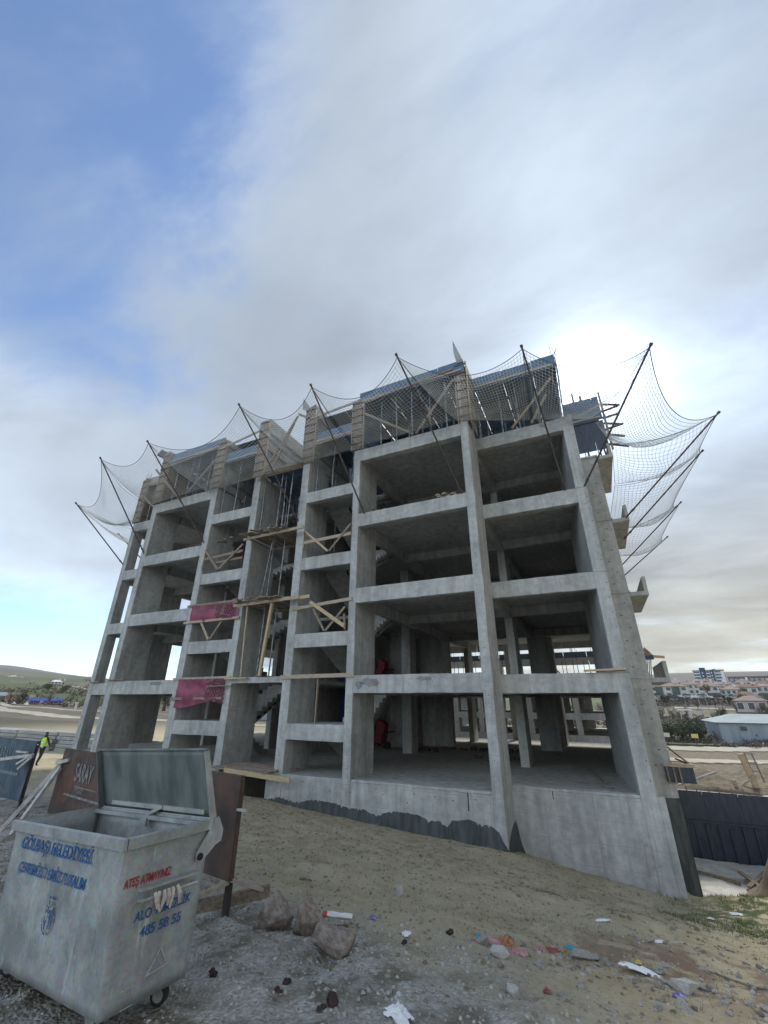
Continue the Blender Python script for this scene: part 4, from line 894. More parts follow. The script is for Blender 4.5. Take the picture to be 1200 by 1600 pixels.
dk_ = nd(t, 'ShaderNodeMix', data_type='RGBA'); LK(mapr(t, gnoise(1.0, 8, .7, (5,5,1.2)), .58, .74, 0, .55), dk_.inputs[0]); LK(wh.outputs[2], dk_.inputs[6]); dk_.inputs[7].default_value = (.13,.125,.11,1)
LK(dk_.outputs[2], b.inputs['Base Color']); b.inputs['Metallic'].default_value = .2; LK(mapr(t, gnoise(6), .3, .7, .42, .68), b.inputs['Roughness'])
bp = nd(t, 'ShaderNodeBump'); bp.inputs['Strength'].default_value = .35; bp.inputs['Distance'].default_value = .006; LK(mth(t, 'ADD', mth(t, 'MULTIPLY', gnoise(2.2, 3), 3.0), gnoise(14)), bp.inputs['Height']); LK(bp.outputs[0], b.inputs['Normal'])
LIDM = mat('tarnished_lid_steel', (.10,.125,.12), .62, .2, col2=(.19,.215,.205), nscale=1.0, stretch=(5,5,.8), bump=.2, bscale=8)
def worn(name, colr, bg=(.40,.415,.40), thr=(.60,.70)):
    return mat(name, colr, .7, .1, col2=bg, nscale=26, lo=thr[0], hi=thr[1], detail=8)
INK = worn('worn_blue_paint', (.03,.105,.27)); INKR = worn('worn_red_paint', (.33,.02,.035)); INKL = worn('worn_blue_emblem', (.02,.07,.21), thr=(.52,.60))
bin_ = thing('waste_container', 'dented galvanised steel waste container with blue lettering and raised lid', 'dumpster')
A_, Bx_, Cy_ = -0.114, -0.013, -0.054
MR = Matrix.Rotation(A_, 3, 'Z') @ Matrix.Rotation(Bx_, 3, 'X') @ Matrix.Rotation(Cy_, 3, 'Y')
bin_.matrix_world = Matrix.Translation((-3.511, 2.567, 1.374)) @ MR.to_4x4()
W2, D2, H = .7545, .3085, .8075
tw, td = .012, .045
m = MB()
def wallgrid(p00, p10, p01, p11, nx, nz, dent=.012, seed=1, flip=False):
    r_ = random.Random(seed); p00, p10, p01, p11 = map(Vector, (p00, p10, p01, p11)); nrm = (p10-p00).cross(p01-p00).normalized()
    ph = [r_.uniform(0, 6) for _ in range(6)]; vs = []; fs = []
    for j in range(nz+1):
        for i in range(nx+1):
            u, v = i/nx, j/nz; e = min(1, 6*min(u,1-u))*min(1, 6*min(v,1-v))
            d = dent*e*(math.sin(u*7+ph[0]+v*2)*math.sin(v*5+ph[1])+.6*math.sin(u*13+ph[2])*math.sin(v*9+ph[3]+u*3))
            vs.append(p00.lerp(p10, u).lerp(p01.lerp(p11, u), v)+nrm*d)
    for j in range(nz):
        for i in range(nx):
            a = j*(nx+1)+i; f = (a, a+1, a+nx+2, a+nx+1); fs.append(f if not flip else tuple(reversed(f)))
    return vs, fs
bt = -H
c00 = (-W2+tw,-D2+td,bt); c10 = (W2-tw,-D2+td,bt); c11 = (W2-tw,D2-td,bt); c01 = (-W2+tw,D2-td,bt)
t00 = (-W2,-D2,0); t10 = (W2,-D2,0); t11 = (W2,D2,0); t01 = (-W2,D2,0)
m.add(*wallgrid(c00,c10,t00,t10,24,16,.008,1)); m.add(*wallgrid(c10,c11,t10,t11,14,16,.006,2)); m.add(*wallgrid(c11,c01,t11,t01,16,8,.006,3)); m.add(*wallgrid(c01,c00,t01,t00,14,8,.006,4))
m.add([c00,c10,c11,c01],[(3,2,1,0)])
body = m.build('body', GALV, bin_, smooth=True)
mod = body.modifiers.new('thickness', 'SOLIDIFY'); mod.thickness = .006; mod.offset = -1
# folded rim
def rimside(p, q, n): 
    p = Vector(p); q = Vector(q); n = Vector(n); d = (q-p).normalized(); return MB().prism([p+n*.0+Vector((0,0,-.052)), p+n*.024+Vector((0,0,-.052)), p+n*.028+Vector((0,0,.004)), p+n*.004+Vector((0,0,.010))], q-p)
e = .004
rimside((-W2-.028,-D2-e,0),(W2+.028,-D2-e,0),(0,-1,0)).build('rim', GALV, bin_)
rimside((W2+e,-D2+.001,0),(W2+e,D2-.001,0),(1,0,0)).build('rim', GALV, bin_)
rimside((W2+.028,D2+e,0),(-W2-.028,D2+e,0),(0,1,0)).build('rim', GALV, bin_)
rimside((-W2-e,D2-.001,0),(-W2-e,-D2+.001,0),(-1,0,0)).build('rim', GALV, bin_)
# lid: shallow pan raised over the back edge, leaning forward
ld = MB(); hb = Vector((0,.335,.0)); ht = Vector((0,.19,.45)); axl = (ht-hb); nrm_l = axl.cross(Vector((1,0,0))).normalized()
v_, f_ = wallgrid((-.76,hb.y,hb.z-.0),(.76,hb.y,hb.z),(-.76,ht.y,ht.z),(.76,ht.y,ht.z),24,10,.006,5)
ld.add(v_, f_); lid = ld.build('lid', LIDM, bin_, smooth=True); md = lid.modifiers.new('thickness','SOLIDIFY'); md.thickness = .005
for sx_ in (-.765,.765):
    q0 = Vector((sx_,hb.y,hb.z)); q1 = Vector((sx_,ht.y,ht.z)); fr = Vector((0,-.045,-.012)); m2 = MB().prism([q0+fr*1.1, q0, q1, q1+fr*.8],(.012,0,0)); m2.build('lid_flange', GALV if sx_ > 0 else LIDM, bin_)
MB().bar((-.765,ht.y-.008,ht.z+.006),(.775,ht.y-.008,ht.z+.006),.03,.014).build('lid_edge', LIDM, bin_)
MB().bar((-.745,.262,-.018),(.745,.262,-.018),.030,.026).build('hinge_bar', GALV, bin_); MB().bar((-.60,.318,.045),(.66,.318,.040),.028,.030).build('lid_bar', GALV, bin_)
MB().bar((.02,.262,-.005),(.14,.318,.050),.05,.022).build('lid_bar', GALV, bin_); MB().box(-.02,.06,.235,.255,-.075,-.02).build('catch', GALV, bin_)
# arms on both short sides
for sx_, dxn in ((.772,.010),(-.782,.010)):
    pl = [(sx_,.20,-.215),(sx_,.245,-.225),(sx_,.345,-.15),(sx_,.392,-.135),(sx_,.40,-.07),(sx_,.352,.015),(sx_,.325,.0),(sx_,.195,-.17)]
    a_ = MB().prism(pl, (dxn,0,0)).build('lid_arm', GALV, bin_)
    MB().tube([(sx_-.012,.222,-.192),(sx_+dxn+.012,.222,-.192)], .021, 12).build('pivot', BLACKH, a_)
    MB().bar((sx_+dxn/2,.335,-.115),(sx_+dxn/2,.375,-.095),.016,.008).build('rib', GALV, a_)
# trunnion bracket and rope on the right end
def ends(z): f = (-z)/H; return W2-tw*f
xr = ends(-.27)
MB().prism([(xr,-.185,-.262),(xr+.055,-.185,-.262),(xr+.055,-.185,-.275),(xr+.012,-.185,-.275),(xr+.012,-.185,-.335),(xr,-.185,-.335)],(0,.41,-.004)).build('handle_bracket', GALV, bin_)
MB().tube([(xr+.0,-.17,-.325),(xr+.075,-.17,-.315),(xr+.075,.20,-.315),(xr+.0,.20,-.325)], .009, 8).build('handle', GALV, bin_)
MB().bar((xr+.002,-.05,-.225),(xr+.002,.19,-.228),.006,.008).build('pressed_rib', GALV, bin_)
rg = MB(); r_ = random.Random(2)
for i in range(6):
    y = -.11+i*.030; rg.tube([(xr+.085,y,-.292),(xr+.092,y+r_.uniform(-.02,.02),-.33),(xr+.088,y+r_.uniform(-.03,.03),-.37-r_.uniform(0,.03))],[.010,.014,.006], 6)
tag(rg.build('rag', mat('grubby_cloth', (.42,.36,.31), .95, col2=(.62,.57,.50), nscale=20), None), 'grubby knotted rag tied on the container handle', 'rag')
bpy.data.objects['rag'].matrix_world = bin_.matrix_world.copy()
# lettering
def fy(z): return -D2+td*(-z)/H
def rotf(): return (R(90)-math.atan(td/H), 0, 0)
def rotr(): return (R(90), 0, R(90))
text('GÖLBAŞI BELEDİYESİ', .098, (-.60, fy(-.14)-.010, -.152), rotf(), INK, bin_, sx=1.06, bold=.0012, ext=.001)
text('ÇEVREMİZİ TEMİZ TUTALIM', .080, (-.56, fy(-.26)-.010, -.285), rotf(), INK, bin_, sx=.92, bold=.0010, ext=.001)
# municipal emblem: shield of upright strokes inside an oval
em = MB(); yy = fy(-.46)-.007; ex, ez = .0, -.462
def ring(rx, rz, w, a0, a1, n=26):
    for i in range(n):
        a = a0+(a1-a0)*i/n; b_ = a0+(a1-a0)*(i+1)/n
        em.add([(ex+rx*math.cos(a),yy,ez+rz*math.sin(a)),(ex+rx*math.cos(b_),yy,ez+rz*math.sin(b_)),(ex+(rx-w)*math.cos(b_),yy,ez+(rz-w)*math.sin(b_)),(ex+(rx-w)*math.cos(a),yy,ez+(rz-w)*math.sin(a))],[(0,1,2,3)])
ring(.072,.092,.009,-3.3,.25)
for k, (xo, z0_, z1_) in enumerate(((-.04,-.05,.05),(-.018,-.065,.075),(.006,-.07,.04),(.03,-.06,.072),(.05,-.03,.05))): em.box(ex+xo-.006,ex+xo+.005,yy-.001,yy,ez+z0_,ez+z1_)
for k in range(4): em.box(ex-.035+k*.022,ex-.020+k*.022,yy-.001,yy,ez+.085,ez+.097)
em.build('emblem', INKL, bin_)
text('ATEŞ ATMAYINIZ', .062, (ends(-.22)+.008, -.272, -.246), rotr(), INKR, bin_, sx=.62, bold=.0008, ext=.001)
text('ALO TEMİZLİK', .066, (ends(-.4)+.007, -.165, -.425), rotr(), INK, bin_, sx=.84, bold=.0008, ext=.001)
text('485 58 55', .068, (ends(-.5)+.007, -.115, -.508), rotr(), INK, bin_, sx=1.0, bold=.0008, ext=.001)
# pressed marks and scratches on the faces
SCR = mat('bare_scratch', (.50,.51,.48), .5, .3, col2=(.36,.37,.36), nscale=30)
m = MB(); r_ = random.Random(11)
for i in range(26):
    x = r_.uniform(-.7,.7); z = r_.uniform(-.75,-.08); l = r_.uniform(.03,.13); a = r_.uniform(-.25,.25); y = fy(z)-.0065
    m.add([(x,y,z),(x+.003,y,z),(x+.003+a*l,fy(z-l)-.0065,z-l),(x+a*l,fy(z-l)-.0065,z-l)],[(0,1,2,3)])
for i in range(26):
    y = r_.uniform(-.22,.22); z = r_.uniform(-.72,-.1); l = r_.uniform(.02,.09); a = r_.uniform(-1,1.0)
    m.add([(ends(z)+.0065,y,z),(ends(z)+.0065,y+.003,z),(ends(z-l)+.0065,y+.003+a*l,z-l),(ends(z-l)+.0065,y+a*l,z-l)],[(0,1,2,3)])
for (y0_,z0_,y1_,z1_) in ((-.02,-.70,.05,-.60),(.05,-.60,.10,-.68),(-.03,-.705,.12,-.69),(-.17,-.72,-.12,-.715)): m.bar((ends(z0_)+.004,y0_,z0_),(ends(z1_)+.004,y1_,z1_),.004,.006)
m.build('scratch', SCR, bin_, kind='stuff')
TYRE = mat('castor_rubber', (.02,.02,.022), .8, col2=(.05,.05,.05))
bin_mw = bin_.matrix_world.copy(); inv = bin_mw.inverted()
for lx, ly, sw in ((.58,.19,.5),(.58,-.19,-.2),(-.58,.19,.3),(-.58,-.19,.9)):
    wp = bin_mw @ Vector((lx, ly, bt)); g = gz(wp.x, wp.y); rad = max(.05, min(.085, (wp.z-g)*.42)); cz = g+rad-.004
    cl = inv @ Vector((wp.x+.03, wp.y, cz)); d = Vector((math.cos(sw), math.sin(sw), 0)); s_ = Vector((-math.sin(sw), math.cos(sw), 0))
    wo_ = MB().tube([cl-s_*.022, cl-s_*.018, cl+s_*.018, cl+s_*.022],[rad*.88,rad,rad,rad*.88],22).build('wheel', TYRE, bin_)
    MB().tube([cl-s_*.026, cl+s_*.026], rad*.62, 18).build('hub', GALV, wo_)
    tp = Vector((lx, ly, bt))
    for sg_ in (-1, 1): MB().bar(cl+s_*.032*sg_, tp+s_*.032*sg_+Vector((0,0,-.012)), .04, .005, up=d).build('fork', GALV, bin_)
    MB().box(lx-.06,lx+.06,ly-.05,ly+.05,bt-.014,bt-.002).build('castor_plate', GALV, bin_)

# ------------------------------------------------------------------ worker
def skin(name, verts, edges, radii, m, parent, sub=2, root=0):
    me_ = bpy.data.meshes.new(name); me_.from_pydata(verts, edges, []); o = bpy.data.objects.new(name, me_); COL.objects.link(o)
    me_.materials.append(m)
    sk = o.modifiers.new('skin', 'SKIN'); 
    if not me_.skin_vertices: me_.skin_vertices.new()
    for i, r_ in enumerate(radii):
        me_.skin_vertices[0].data[i].radius = (r_, r_) if isinstance(r_, float) else r_
    me_.skin_vertices[0].data[root].use_root = True
    sb_ = o.modifiers.new('sub', 'SUBSURF'); sb_.levels = sub; sb_.render_levels = sub
    o.parent = parent; return o
CLOTH = mat('dark_work_clothes', (.022,.022,.028), .9, col2=(.04,.04,.05)); VEST = mat('hi_vis_vest', (.42,.72,.04), .7, col2=(.52,.80,.08), nscale=6)
SKIN_ = mat('skin', (.35,.20,.14), .6); HAIR = mat('black_hair', (.01,.01,.01), .6); REFL = mat('reflective_band', (.55,.57,.55), .4)
px_, py_ = -28.4, 15.6
pz_ = gz(px_, py_)
pe = thing('person', 'worker in a bright green vest and dark trousers walking at the far left', 'person', (px_, py_, pz_), R(-160))
pe.scale = (.95,.95,.95)
V = [(0,0,.93),(0,0,1.12),(0,.0,1.36),(0,-.01,1.47),(0,-.03,1.56),(0,-.035,1.66),          # pelvis, waist, chest, neck, head
     (.17,0,1.40),(.24,.06,1.13),(.22,-.04,.90),(.21,-.07,.83),(-.17,0,1.40),(-.25,-.05,1.15),(-.20,-.22,.98),(-.19,-.28,.93),
     (.10,0,.90),(.12,-.12,.50),(.12,.02,.09),(.13,-.12,.04),(-.10,0,.90),(-.12,.10,.49),(-.12,.28,.11),(-.12,.16,.04)]
Ed = [(0,1),(1,2),(2,3),(3,4),(4,5),(2,6),(6,7),(7,8),(8,9),(2,10),(10,11),(11,12),(12,13),(0,14),(14,15),(15,16),(16,17),(0,18),(18,19),(19,20),(20,21)]
Rd = [(.15,.11),(.14,.10),(.17,.12),(.06,.06),(.085,.095),(.07,.085),.06,.048,.035,.03,.06,.048,.035,.03,.085,.06,.045,.04,.085,.06,.045,.04]
bd = skin('body', V, Ed, Rd, CLOTH, pe)
skin('vest', [(0,0,.86),(0,0,1.1),(0,0,1.38),(.15,0,1.42),(-.15,0,1.42)], [(0,1),(1,2),(2,3),(2,4)], [(.17,.135),(.165,.13),(.19,.145),.085,.085], VEST, pe)
skin('head', [(0,-.03,1.55),(0,-.035,1.62),(0,-.03,1.69)], [(0,1),(1,2)], [(.072,.085),(.088,.10),(.07,.08)], SKIN_, pe)
skin('hair', [(0,.0,1.60),(0,-.015,1.68),(0,-.02,1.73)], [(0,1),(1,2)], [(.085,.09),(.096,.10),(.06,.07)], HAIR, pe)
for z in (.98, 1.15):
    MB().tube([(0,0,z),(0,0,z+.05)], .0, 3).build('band', REFL, pe) if False else None
    mb_ = MB(); n = 20
    for i in range(n):
        a, c_ = 2*math.pi*i/n, 2*math.pi*(i+1)/n; rx, ry = .182, .148
        mb_.add([(rx*math.cos(a),ry*math.sin(a),z),(rx*math.cos(c_),ry*math.sin(c_),z),(rx*math.cos(c_),ry*math.sin(c_),z+.05),(rx*math.cos(a),ry*math.sin(a),z+.05)],[(0,1,2,3)])
    mb_.build('band', REFL, pe)
for sx_, (hx, hy, hz) in ((1,(.21,-.08,.80)),(-1,(-.19,-.30,.91))):
    skin('hand', [(hx,hy,hz),(hx,hy-.02,hz-.05),(hx,hy-.03,hz-.10)], [(0,1),(1,2)], [.028,.036,.02], SKIN_, pe)

# ------------------------------------------------------------------ rocks, rubbish, gravel
ROCK = mat('brown_rock', (.18,.145,.12), .9, col2=(.33,.28,.24), nscale=4, bump=.7, bscale=16, detail=9)
ROCKG = mat('grey_stone', (.24,.225,.20), .9, col2=(.38,.36,.32), nscale=6, bump=.5, bscale=25)
ROCKP = mat('pale_rubble', (.35,.335,.30), .9, col2=(.48,.46,.42), nscale=6, bump=.4, bscale=25)
def rock(name, m, x, y, dims, seed, rz=0, sink=.25, tilt=(0,0), cuts=16, sub=2):
    import bmesh
    bm = bmesh.new(); rn = random.Random(seed)
    for i in range(cuts):                                    # hull of scattered points: flat broken faces
        n_ = Vector((rn.gauss(0,1), rn.gauss(0,1), rn.gauss(0,.9))).normalized(); bm.verts.new(n_*rn.uniform(.82,1.12))
    r_ = bmesh.ops.convex_hull(bm, input=bm.verts)
    bmesh.ops.delete(bm, geom=[g for g in r_['geom_interior'] if isinstance(g, bmesh.types.BMVert)], context='VERTS')
    if sub:
        bmesh.ops.bevel(bm, geom=list(bm.edges), offset=.022, segments=1, affect='EDGES', profile=.5)
        bmesh.ops.triangulate(bm, faces=bm.faces[:]); bmesh.ops.subdivide_edges(bm, edges=[e for e in bm.edges if e.calc_length() > .22], cuts=sub, use_grid_fill=True)
        for v in bm.verts:
            q = v.co*2.4+Vector((seed,0,0)); v.co *= 1+.022*math.sin(q.x*3+q.y*2)+.012*math.sin(q.y*6+q.z*5)+rn.uniform(-.007,.007)
    me_ = bpy.data.meshes.new(name); bm.to_mesh(me_); bm.free(); me_.materials.append(m)
    o = bpy.data.objects.new(name, me_); COL.objects.link(o)
    o.scale = dims; o.rotation_euler = (tilt[0], tilt[1], rz); o.location = (x, y, gz(x, y)+dims[2]*(1-sink)*.8)
    return o
tag(rock('boulder', ROCK, -3.13, 4.16, (.185,.165,.18), 3, .4, .35, (.2,.1)), 'rounded brown boulder nearest the bin, first of the three', 'boulder')
tag(rock('boulder', ROCK, -2.80, 4.20, (.13,.13,.21), 8, 1.2, .35, (.25,-.35)), 'upright brown boulder in the middle of the three', 'boulder')
tag(rock('boulder', ROCK, -2.42, 4.10, (.235,.14,.12), 14, .1, .25, (.3,.25)), 'flat wedge shaped brown boulder leaning by the white carton', 'boulder')
cb = thing('carton', 'crushed white carton with a red end behind the flat boulder', 'carton', (-2.62, 4.52, gz(-2.62,4.52)+.06), R(28))
cb.rotation_euler = (R(-24), R(6), R(28))
MB().rbox(-.13,.11,-.07,.07,0,.035,ax=0,step=.06,j=.004,bev=.004).build('box', mat('white_card', (.68,.69,.68), .7, col2=(.78,.78,.77)), cb)
MB().rbox(-.165,-.131,-.07,.07,0,.035,ax=1,step=.05,j=.003,bev=.004).build('flap', mat('red_card', (.60,.06,.05), .6), cb)
rocks = [('large flat pale slab of stone at the lower right', 'stone', 0.20,5.22,(.17,.09,.05),21,.2,ROCKP),('pointed white stone on the bare slope above the boulders','stone',-2.78,6.25,(.07,.06,.08),22,1,ROCKP),
 ('square pale rubble block below the orange rag','stone',-1.16,4.71,(.085,.07,.05),23,.3,ROCKP),('grey block beside the blue capped bottle','stone',-1.42,5.12,(.075,.06,.075),24,1.1,ROCKG),
 ('tilted grey slab fragment right of the rag heap','stone',-.60,5.66,(.12,.07,.05),25,.4,ROCKG),('pale block on the gravel below the rubble line','stone',-.95,4.12,(.07,.06,.045),26,.8,ROCKP)]
for lb, ct, x, y, dm, sd_, rz, mt in rocks: tag(rock('stone', mt, x, y, dm, sd_, rz, .3, (.1,.1), 14, 1), lb, ct)
# many smaller stones along the rubble line, each its own object
protos = [rock('rubble_stone', mt, 0, 0, (1,1,1), 40+i, 0, 0, (0,0), 12, 0) for i, mt in enumerate((ROCKG, ROCKP, ROCKG, ROCK, ROCKG, ROCK, ROCKG))]
rn = random.Random(31); used = set(); GR = 'small stones strewn along the rubble line'
lab = 'small broken stone strewn in the rubble line at the lower right'
spots = []
for i in range(150):
    u = rn.random(); x = -1.6+3.1*u+rn.gauss(0,.25); y = 5.3-.25*u+rn.gauss(0,.45)+.35*(x > .2)*rn.random(); spots.append((x, y, rn.uniform(.016,.05)*(1.25 if rn.random() < .2 else 1)))
for i in range(60): spots.append((rn.uniform(-.2,1.6), rn.uniform(5.2,8.2), rn.uniform(.018,.05)))
crumb = MB()
for x, y, s_ in spots:
    if s_ < .034: clump(crumb, x, y, gz(x, y), s_, rn, .7)
crumb.build('rubble_crumbs', ROCKG, kind='stuff')
spots = [q for q in spots if q[2] >= .034]
for i, (x, y, s_) in enumerate(spots):
    k = i % len(protos); pr_ = protos[k]
    o = pr_ if k not in used else pr_.copy()
    if k in used: COL.objects.link(o)
    used.add(k); tag(o, lab, 'stone', GR)
    o.scale = (s_*rn.uniform(.8,1.5), s_*rn.uniform(.7,1.2), s_*rn.uniform(.45,.8)); o.rotation_euler = (rn.uniform(-.4,.4), rn.uniform(-.4,.4), rn.uniform(0,6)); o.location = (x, y, gz(x, y)+s_*.08)
# dark clods
CLOD = mat('dark_clod', (.035,.025,.022), .95, col2=(.08,.05,.045), nscale=10, bump=.6, bscale=40)
clods = [(-2.86,3.14,.04,'dark clod lying near the castor of the bin'),(-2.32,3.29,.03,'small reddish brown clod between bin and gravel foreground'),(-2.25,3.10,.026,'tiny dark clod just below the reddish one'),(-1.86,3.17,.05,'cluster of black clods at the bottom of the photo'),(-1.92,3.12,.032,'brown clod touching the black cluster'),(-1.93,4.44,.032,'black pebble under the white scrap on the slope'),(-1.74,5.07,.05,'dark earth clod left of the rubbish line')]
for i, (x, y, s_, lb) in enumerate(clods):
    m = MB(); r_ = random.Random(i)
    for k in range(5 if s_ > .045 else 3): clump(m, r_.uniform(-1,1)*s_*.7, r_.uniform(-1,1)*s_*.6, r_.uniform(0,.4)*s_, s_*r_.uniform(.5,.8), r_, .9)
    o = m.build('clod', CLOD); o.location = (x, y, gz(x, y)+.004); tag(o, lb, 'clod')
# rubbish: crumpled paper, plastics, bottle, sticks
def crumple(name, lb, ct, m_, x, y, sx_, sy_, h, seed, rz=0):
    r_ = random.Random(seed); n = 9; vs = []; fs = []
    for j in range(n+1):
        for i in range(n+1):
            u, v = i/n-.5, j/n-.5; e_ = 1+r_.uniform(-.12,.12)
            vs.append((u*sx_*e_, v*sy_*e_, h*(.3+.7*math.sin((u+.5)*math.pi)*math.sin((v+.5)*math.pi))*r_.uniform(.35,1)))
    for j in range(n):
        for i in range(n):
            a = j*(n+1)+i
            if (i in (0,n-1) or j in (0,n-1)) and r_.random() < .25: continue
            fs.append((a,a+1,a+n+2,a+n+1))
    o = MB().add(vs, fs).build(name, m_); o.location = (x, y, gz(x, y)+.006); o.rotation_euler = (r_.uniform(-.15,.15), r_.uniform(-.15,.15), rz)
    return tag(o, lb, ct)
PW = mat('white_paper', (.70,.70,.70), .8, col2=(.80,.80,.80)); PB = mat('turquoise_plastic', (.02,.30,.38), .4); PO = mat('orange_rag', (.32,.12,.06), .9, col2=(.42,.27,.16), nscale=25)
PV = mat('violet_foil', (.10,.06,.30), .4, col2=(.35,.35,.5), nscale=30); PR = mat('red_plastic', (.26,.05,.045), .7, col2=(.34,.12,.09), nscale=20); PPK = mat('pink_rag', (.42,.20,.20), .9, col2=(.50,.33,.30), nscale=20); PY = mat('yellow_foam', (.55,.42,.16), .9)
crumple('paper','crumpled white paper at the bottom edge of the photo','paper',PW,-1.48,3.31,.17,.12,.06,1,-.4)
crumple('wrapper','small violet and white wrapper on the bare slope','wrapper',PV,-2.46,4.92,.08,.06,.03,2)
crumple('paper','torn white scrap above a black pebble','paper',PW,-2.03,4.72,.10,.08,.035,3)
crumple('paper','flat white scrap halfway up the slope','paper',PW,-.52,7.85,.20,.10,.025,4,.2)
crumple('rag','orange rag tangled in the rubbish line','rag',PO,-1.22,5.30,.13,.24,.09,5,.7)
crumple('rag','faded pink rag lying just below the orange one','rag',PPK,-1.08,5.10,.16,.12,.06,6,.3)
crumple('rag','red rag beside the turquoise lid','rag',PR,-.88,5.70,.14,.09,.04,7)
crumple('rag','pale pink lump left of the red rag','rag',PPK,-.98,5.60,.10,.08,.06,17)
crumple('lid','turquoise plastic lid in the rubbish line','lid',PB,-.75,6.05,.09,.06,.02,8)
crumple('wrapper','red wrapper on the gravel at lower right','wrapper',PR,-.74,4.33,.06,.05,.03,9)
crumple('wrapper','violet crumpled wrapper under the flat pale slab','wrapper',PV,.13,4.97,.10,.06,.03,10)
crumple('paper','small white paper on the grass near the pit','paper',PW,1.70,13.2,.22,.12,.03,11)
crumple('paper','white paper speck right of the dark coated pier','paper',PW,1.15,12.4,.12,.10,.03,12)
crumple('paper','white scrap in the reddish dug earth','paper',PW,.1,7.2,.09,.07,.03,13)
crumple('foam','yellow foam crumb in the rubble','foam',PY,-.13,5.75,.06,.05,.04,14)
crumple('plastic_sheet','tangled white plastic strips in the rubble line','plastic',PW,-.12,5.45,.30,.10,.04,15,-.1)
bo_ = thing('bottle', 'long pale bottle with turquoise cap lying in the rubbish line', 'bottle', (-1.50,5.36,gz(-1.50,5.36)+.035), R(-18))
MB().tube([(0,0,0),(.02,0,0),(.22,0,-.01),(.26,0,-.01),(.33,0,-.01)], [.018,.034,.036,.03,.012], 10).build('body', PPK, bo_, smooth=True); MB().tube([(-.04,0,0),(0,0,0)], .022, 10).build('cap', PB, bo_)
sticks = [(-1.5,9.2,-1.05,8.6,.018,'long thin branch on the slope below the coated pier'),(-4.1,5.95,-3.9,5.97,.02,'short dark stick on the slope above the boulders'),(-2.5,3.95,-2.2,3.68,.008,'bent twig just below the boulders'),(.4,6.2,1.2,5.7,.010,'dry pale root lying across the rubble at the right edge')]
for x0, y0, x1, y1, r_, lb in sticks:
    n = 5; pts = [(x0+(x1-x0)*i/n+random.uniform(-.02,.02), y0+(y1-y0)*i/n+random.uniform(-.02,.02), gz(x0+(x1-x0)*i/n, y0+(y1-y0)*i/n)+r_*1.2) for i in range(n+1)]
    tag(MB().tube(pts, [r_*(1-.1*i) for i in range(n+1)], 5).build('stick', WOOD_OLD), lb, 'stick')
# gravel: loose chips, joined
rn = random.Random(77); chips = {0: MB(), 1: MB(), 2: MB()}
def chip(mb, x, y, z, s_):
    a0 = rn.uniform(0, 6.28); vs = []
    for k in range(5): a = a0+k*1.2566; q = s_*rn.uniform(.7,1.2); vs.append((x+math.cos(a)*q, y+math.sin(a)*q, z+s_*rn.uniform(-.35,.1)))
    for k in range(4): a = a0+.5+k*1.57; q = s_*rn.uniform(.3,.7); vs.append((x+math.cos(a)*q, y+math.sin(a)*q, z+s_*rn.uniform(.3,.75)))
    mb.add(vs, [(0,1,5),(1,2,6,5),(2,3,7,6),(3,4,8,7),(4,0,5,8),(5,6,7,8)])
cand = []
while len(cand) < 11000:
    x = rn.uniform(-6.5,3.2); y = rn.uniform(1.6,7.5); e_ = y+.30*x+(float(fbm(np.array([x*.9]), np.array([y*.9]))[0])-.47)*2.6
    p_ = 1.0 if e_ < 3.6 else max(.0, 1-(e_-3.6)/1.3)*.8+.07
    if rn.random() < p_: cand.append((x, y))
ca = np.array(cand); cz_ = surf_z(ca[:,0], ca[:,1])
for (x, y), z in zip(cand, cz_): chip(chips[rn.choice((0,0,1,2))], x, y, z, rn.choice((.006,.008,.011,.014,.02)))
for k, mt in ((0, ROCKG), (1, ROCKP), (2, mat('tan_gravel', (.20,.17,.13), .95, col2=(.30,.26,.20), nscale=9))): chips[k].build('gravel', mt, kind='stuff')
# crumbs and sparse dry grass on the slope
cand = np.array([(rn.uniform(-12,4), rn.uniform(3.5,14)) for _ in range(7000)]); cz_ = surf_z(cand[:,0], cand[:,1]); m = MB()
for (x, y), z in zip(cand, cz_): chip(m, x, y, z, rn.choice((.006,.010,.016,.016,.026)) * (1 if y < 8 else 1.5))
m.build('soil_crumbs', mat('soil_crumb', (.17,.14,.095), .95, col2=(.29,.255,.19), nscale=3, obj=False), kind='stuff')
def grass(name, n, area, cover, hmin, hmax, mt, seed):
    r_ = np.random.RandomState(seed); x = r_.uniform(area[0], area[1], n); y = r_.uniform(area[2], area[3], n)
    k = cover(x, y) > r_.rand(n); x = x[k]; y = y[k]; z = surf_z(x, y); n = len(x); h = r_.uniform(hmin, hmax, n); a = r_.uniform(0, 6.28, n); ln_ = r_.uniform(-.6, .6, (n, 2))*h[:,None]
    w = h*.07+.0015; dx_ = np.cos(a)*w; dy_ = np.sin(a)*w
    v = np.stack([np.stack([x-dx_, y-dy_, z-.004],1), np.stack([x+dx_, y+dy_, z-.004],1), np.stack([x+ln_[:,0], y+ln_[:,1], z+h],1)],1).reshape(-1,3)
    me_ = bpy.data.meshes.new(name); me_.from_pydata(v.tolist(), [], np.arange(3*n).reshape(-1,3).tolist()); me_.materials.append(mt)
    o = bpy.data.objects.new(name, me_); COL.objects.link(o); o['kind'] = 'stuff'; return o
DRY = mat('dry_grass', (.17,.15,.085), .9, col2=(.30,.26,.16), nscale=1.5, obj=False); GRN = mat('green_grass', (.065,.10,.025), .8, col2=(.12,.15,.05), nscale=2, obj=False); MOSS = mat('thin_green', (.09,.105,.045), .9, col2=(.15,.145,.07), nscale=1.2, obj=False)
grass('dry_grass', 30000, (-12,3.2,4.2,14.3), lambda x, y: np.clip((fbm(x*.7+3, y*.7)-.40)*3, .05, .8)*sst(4.0,5.5,y+.3*x), .012, .045, DRY, 1)
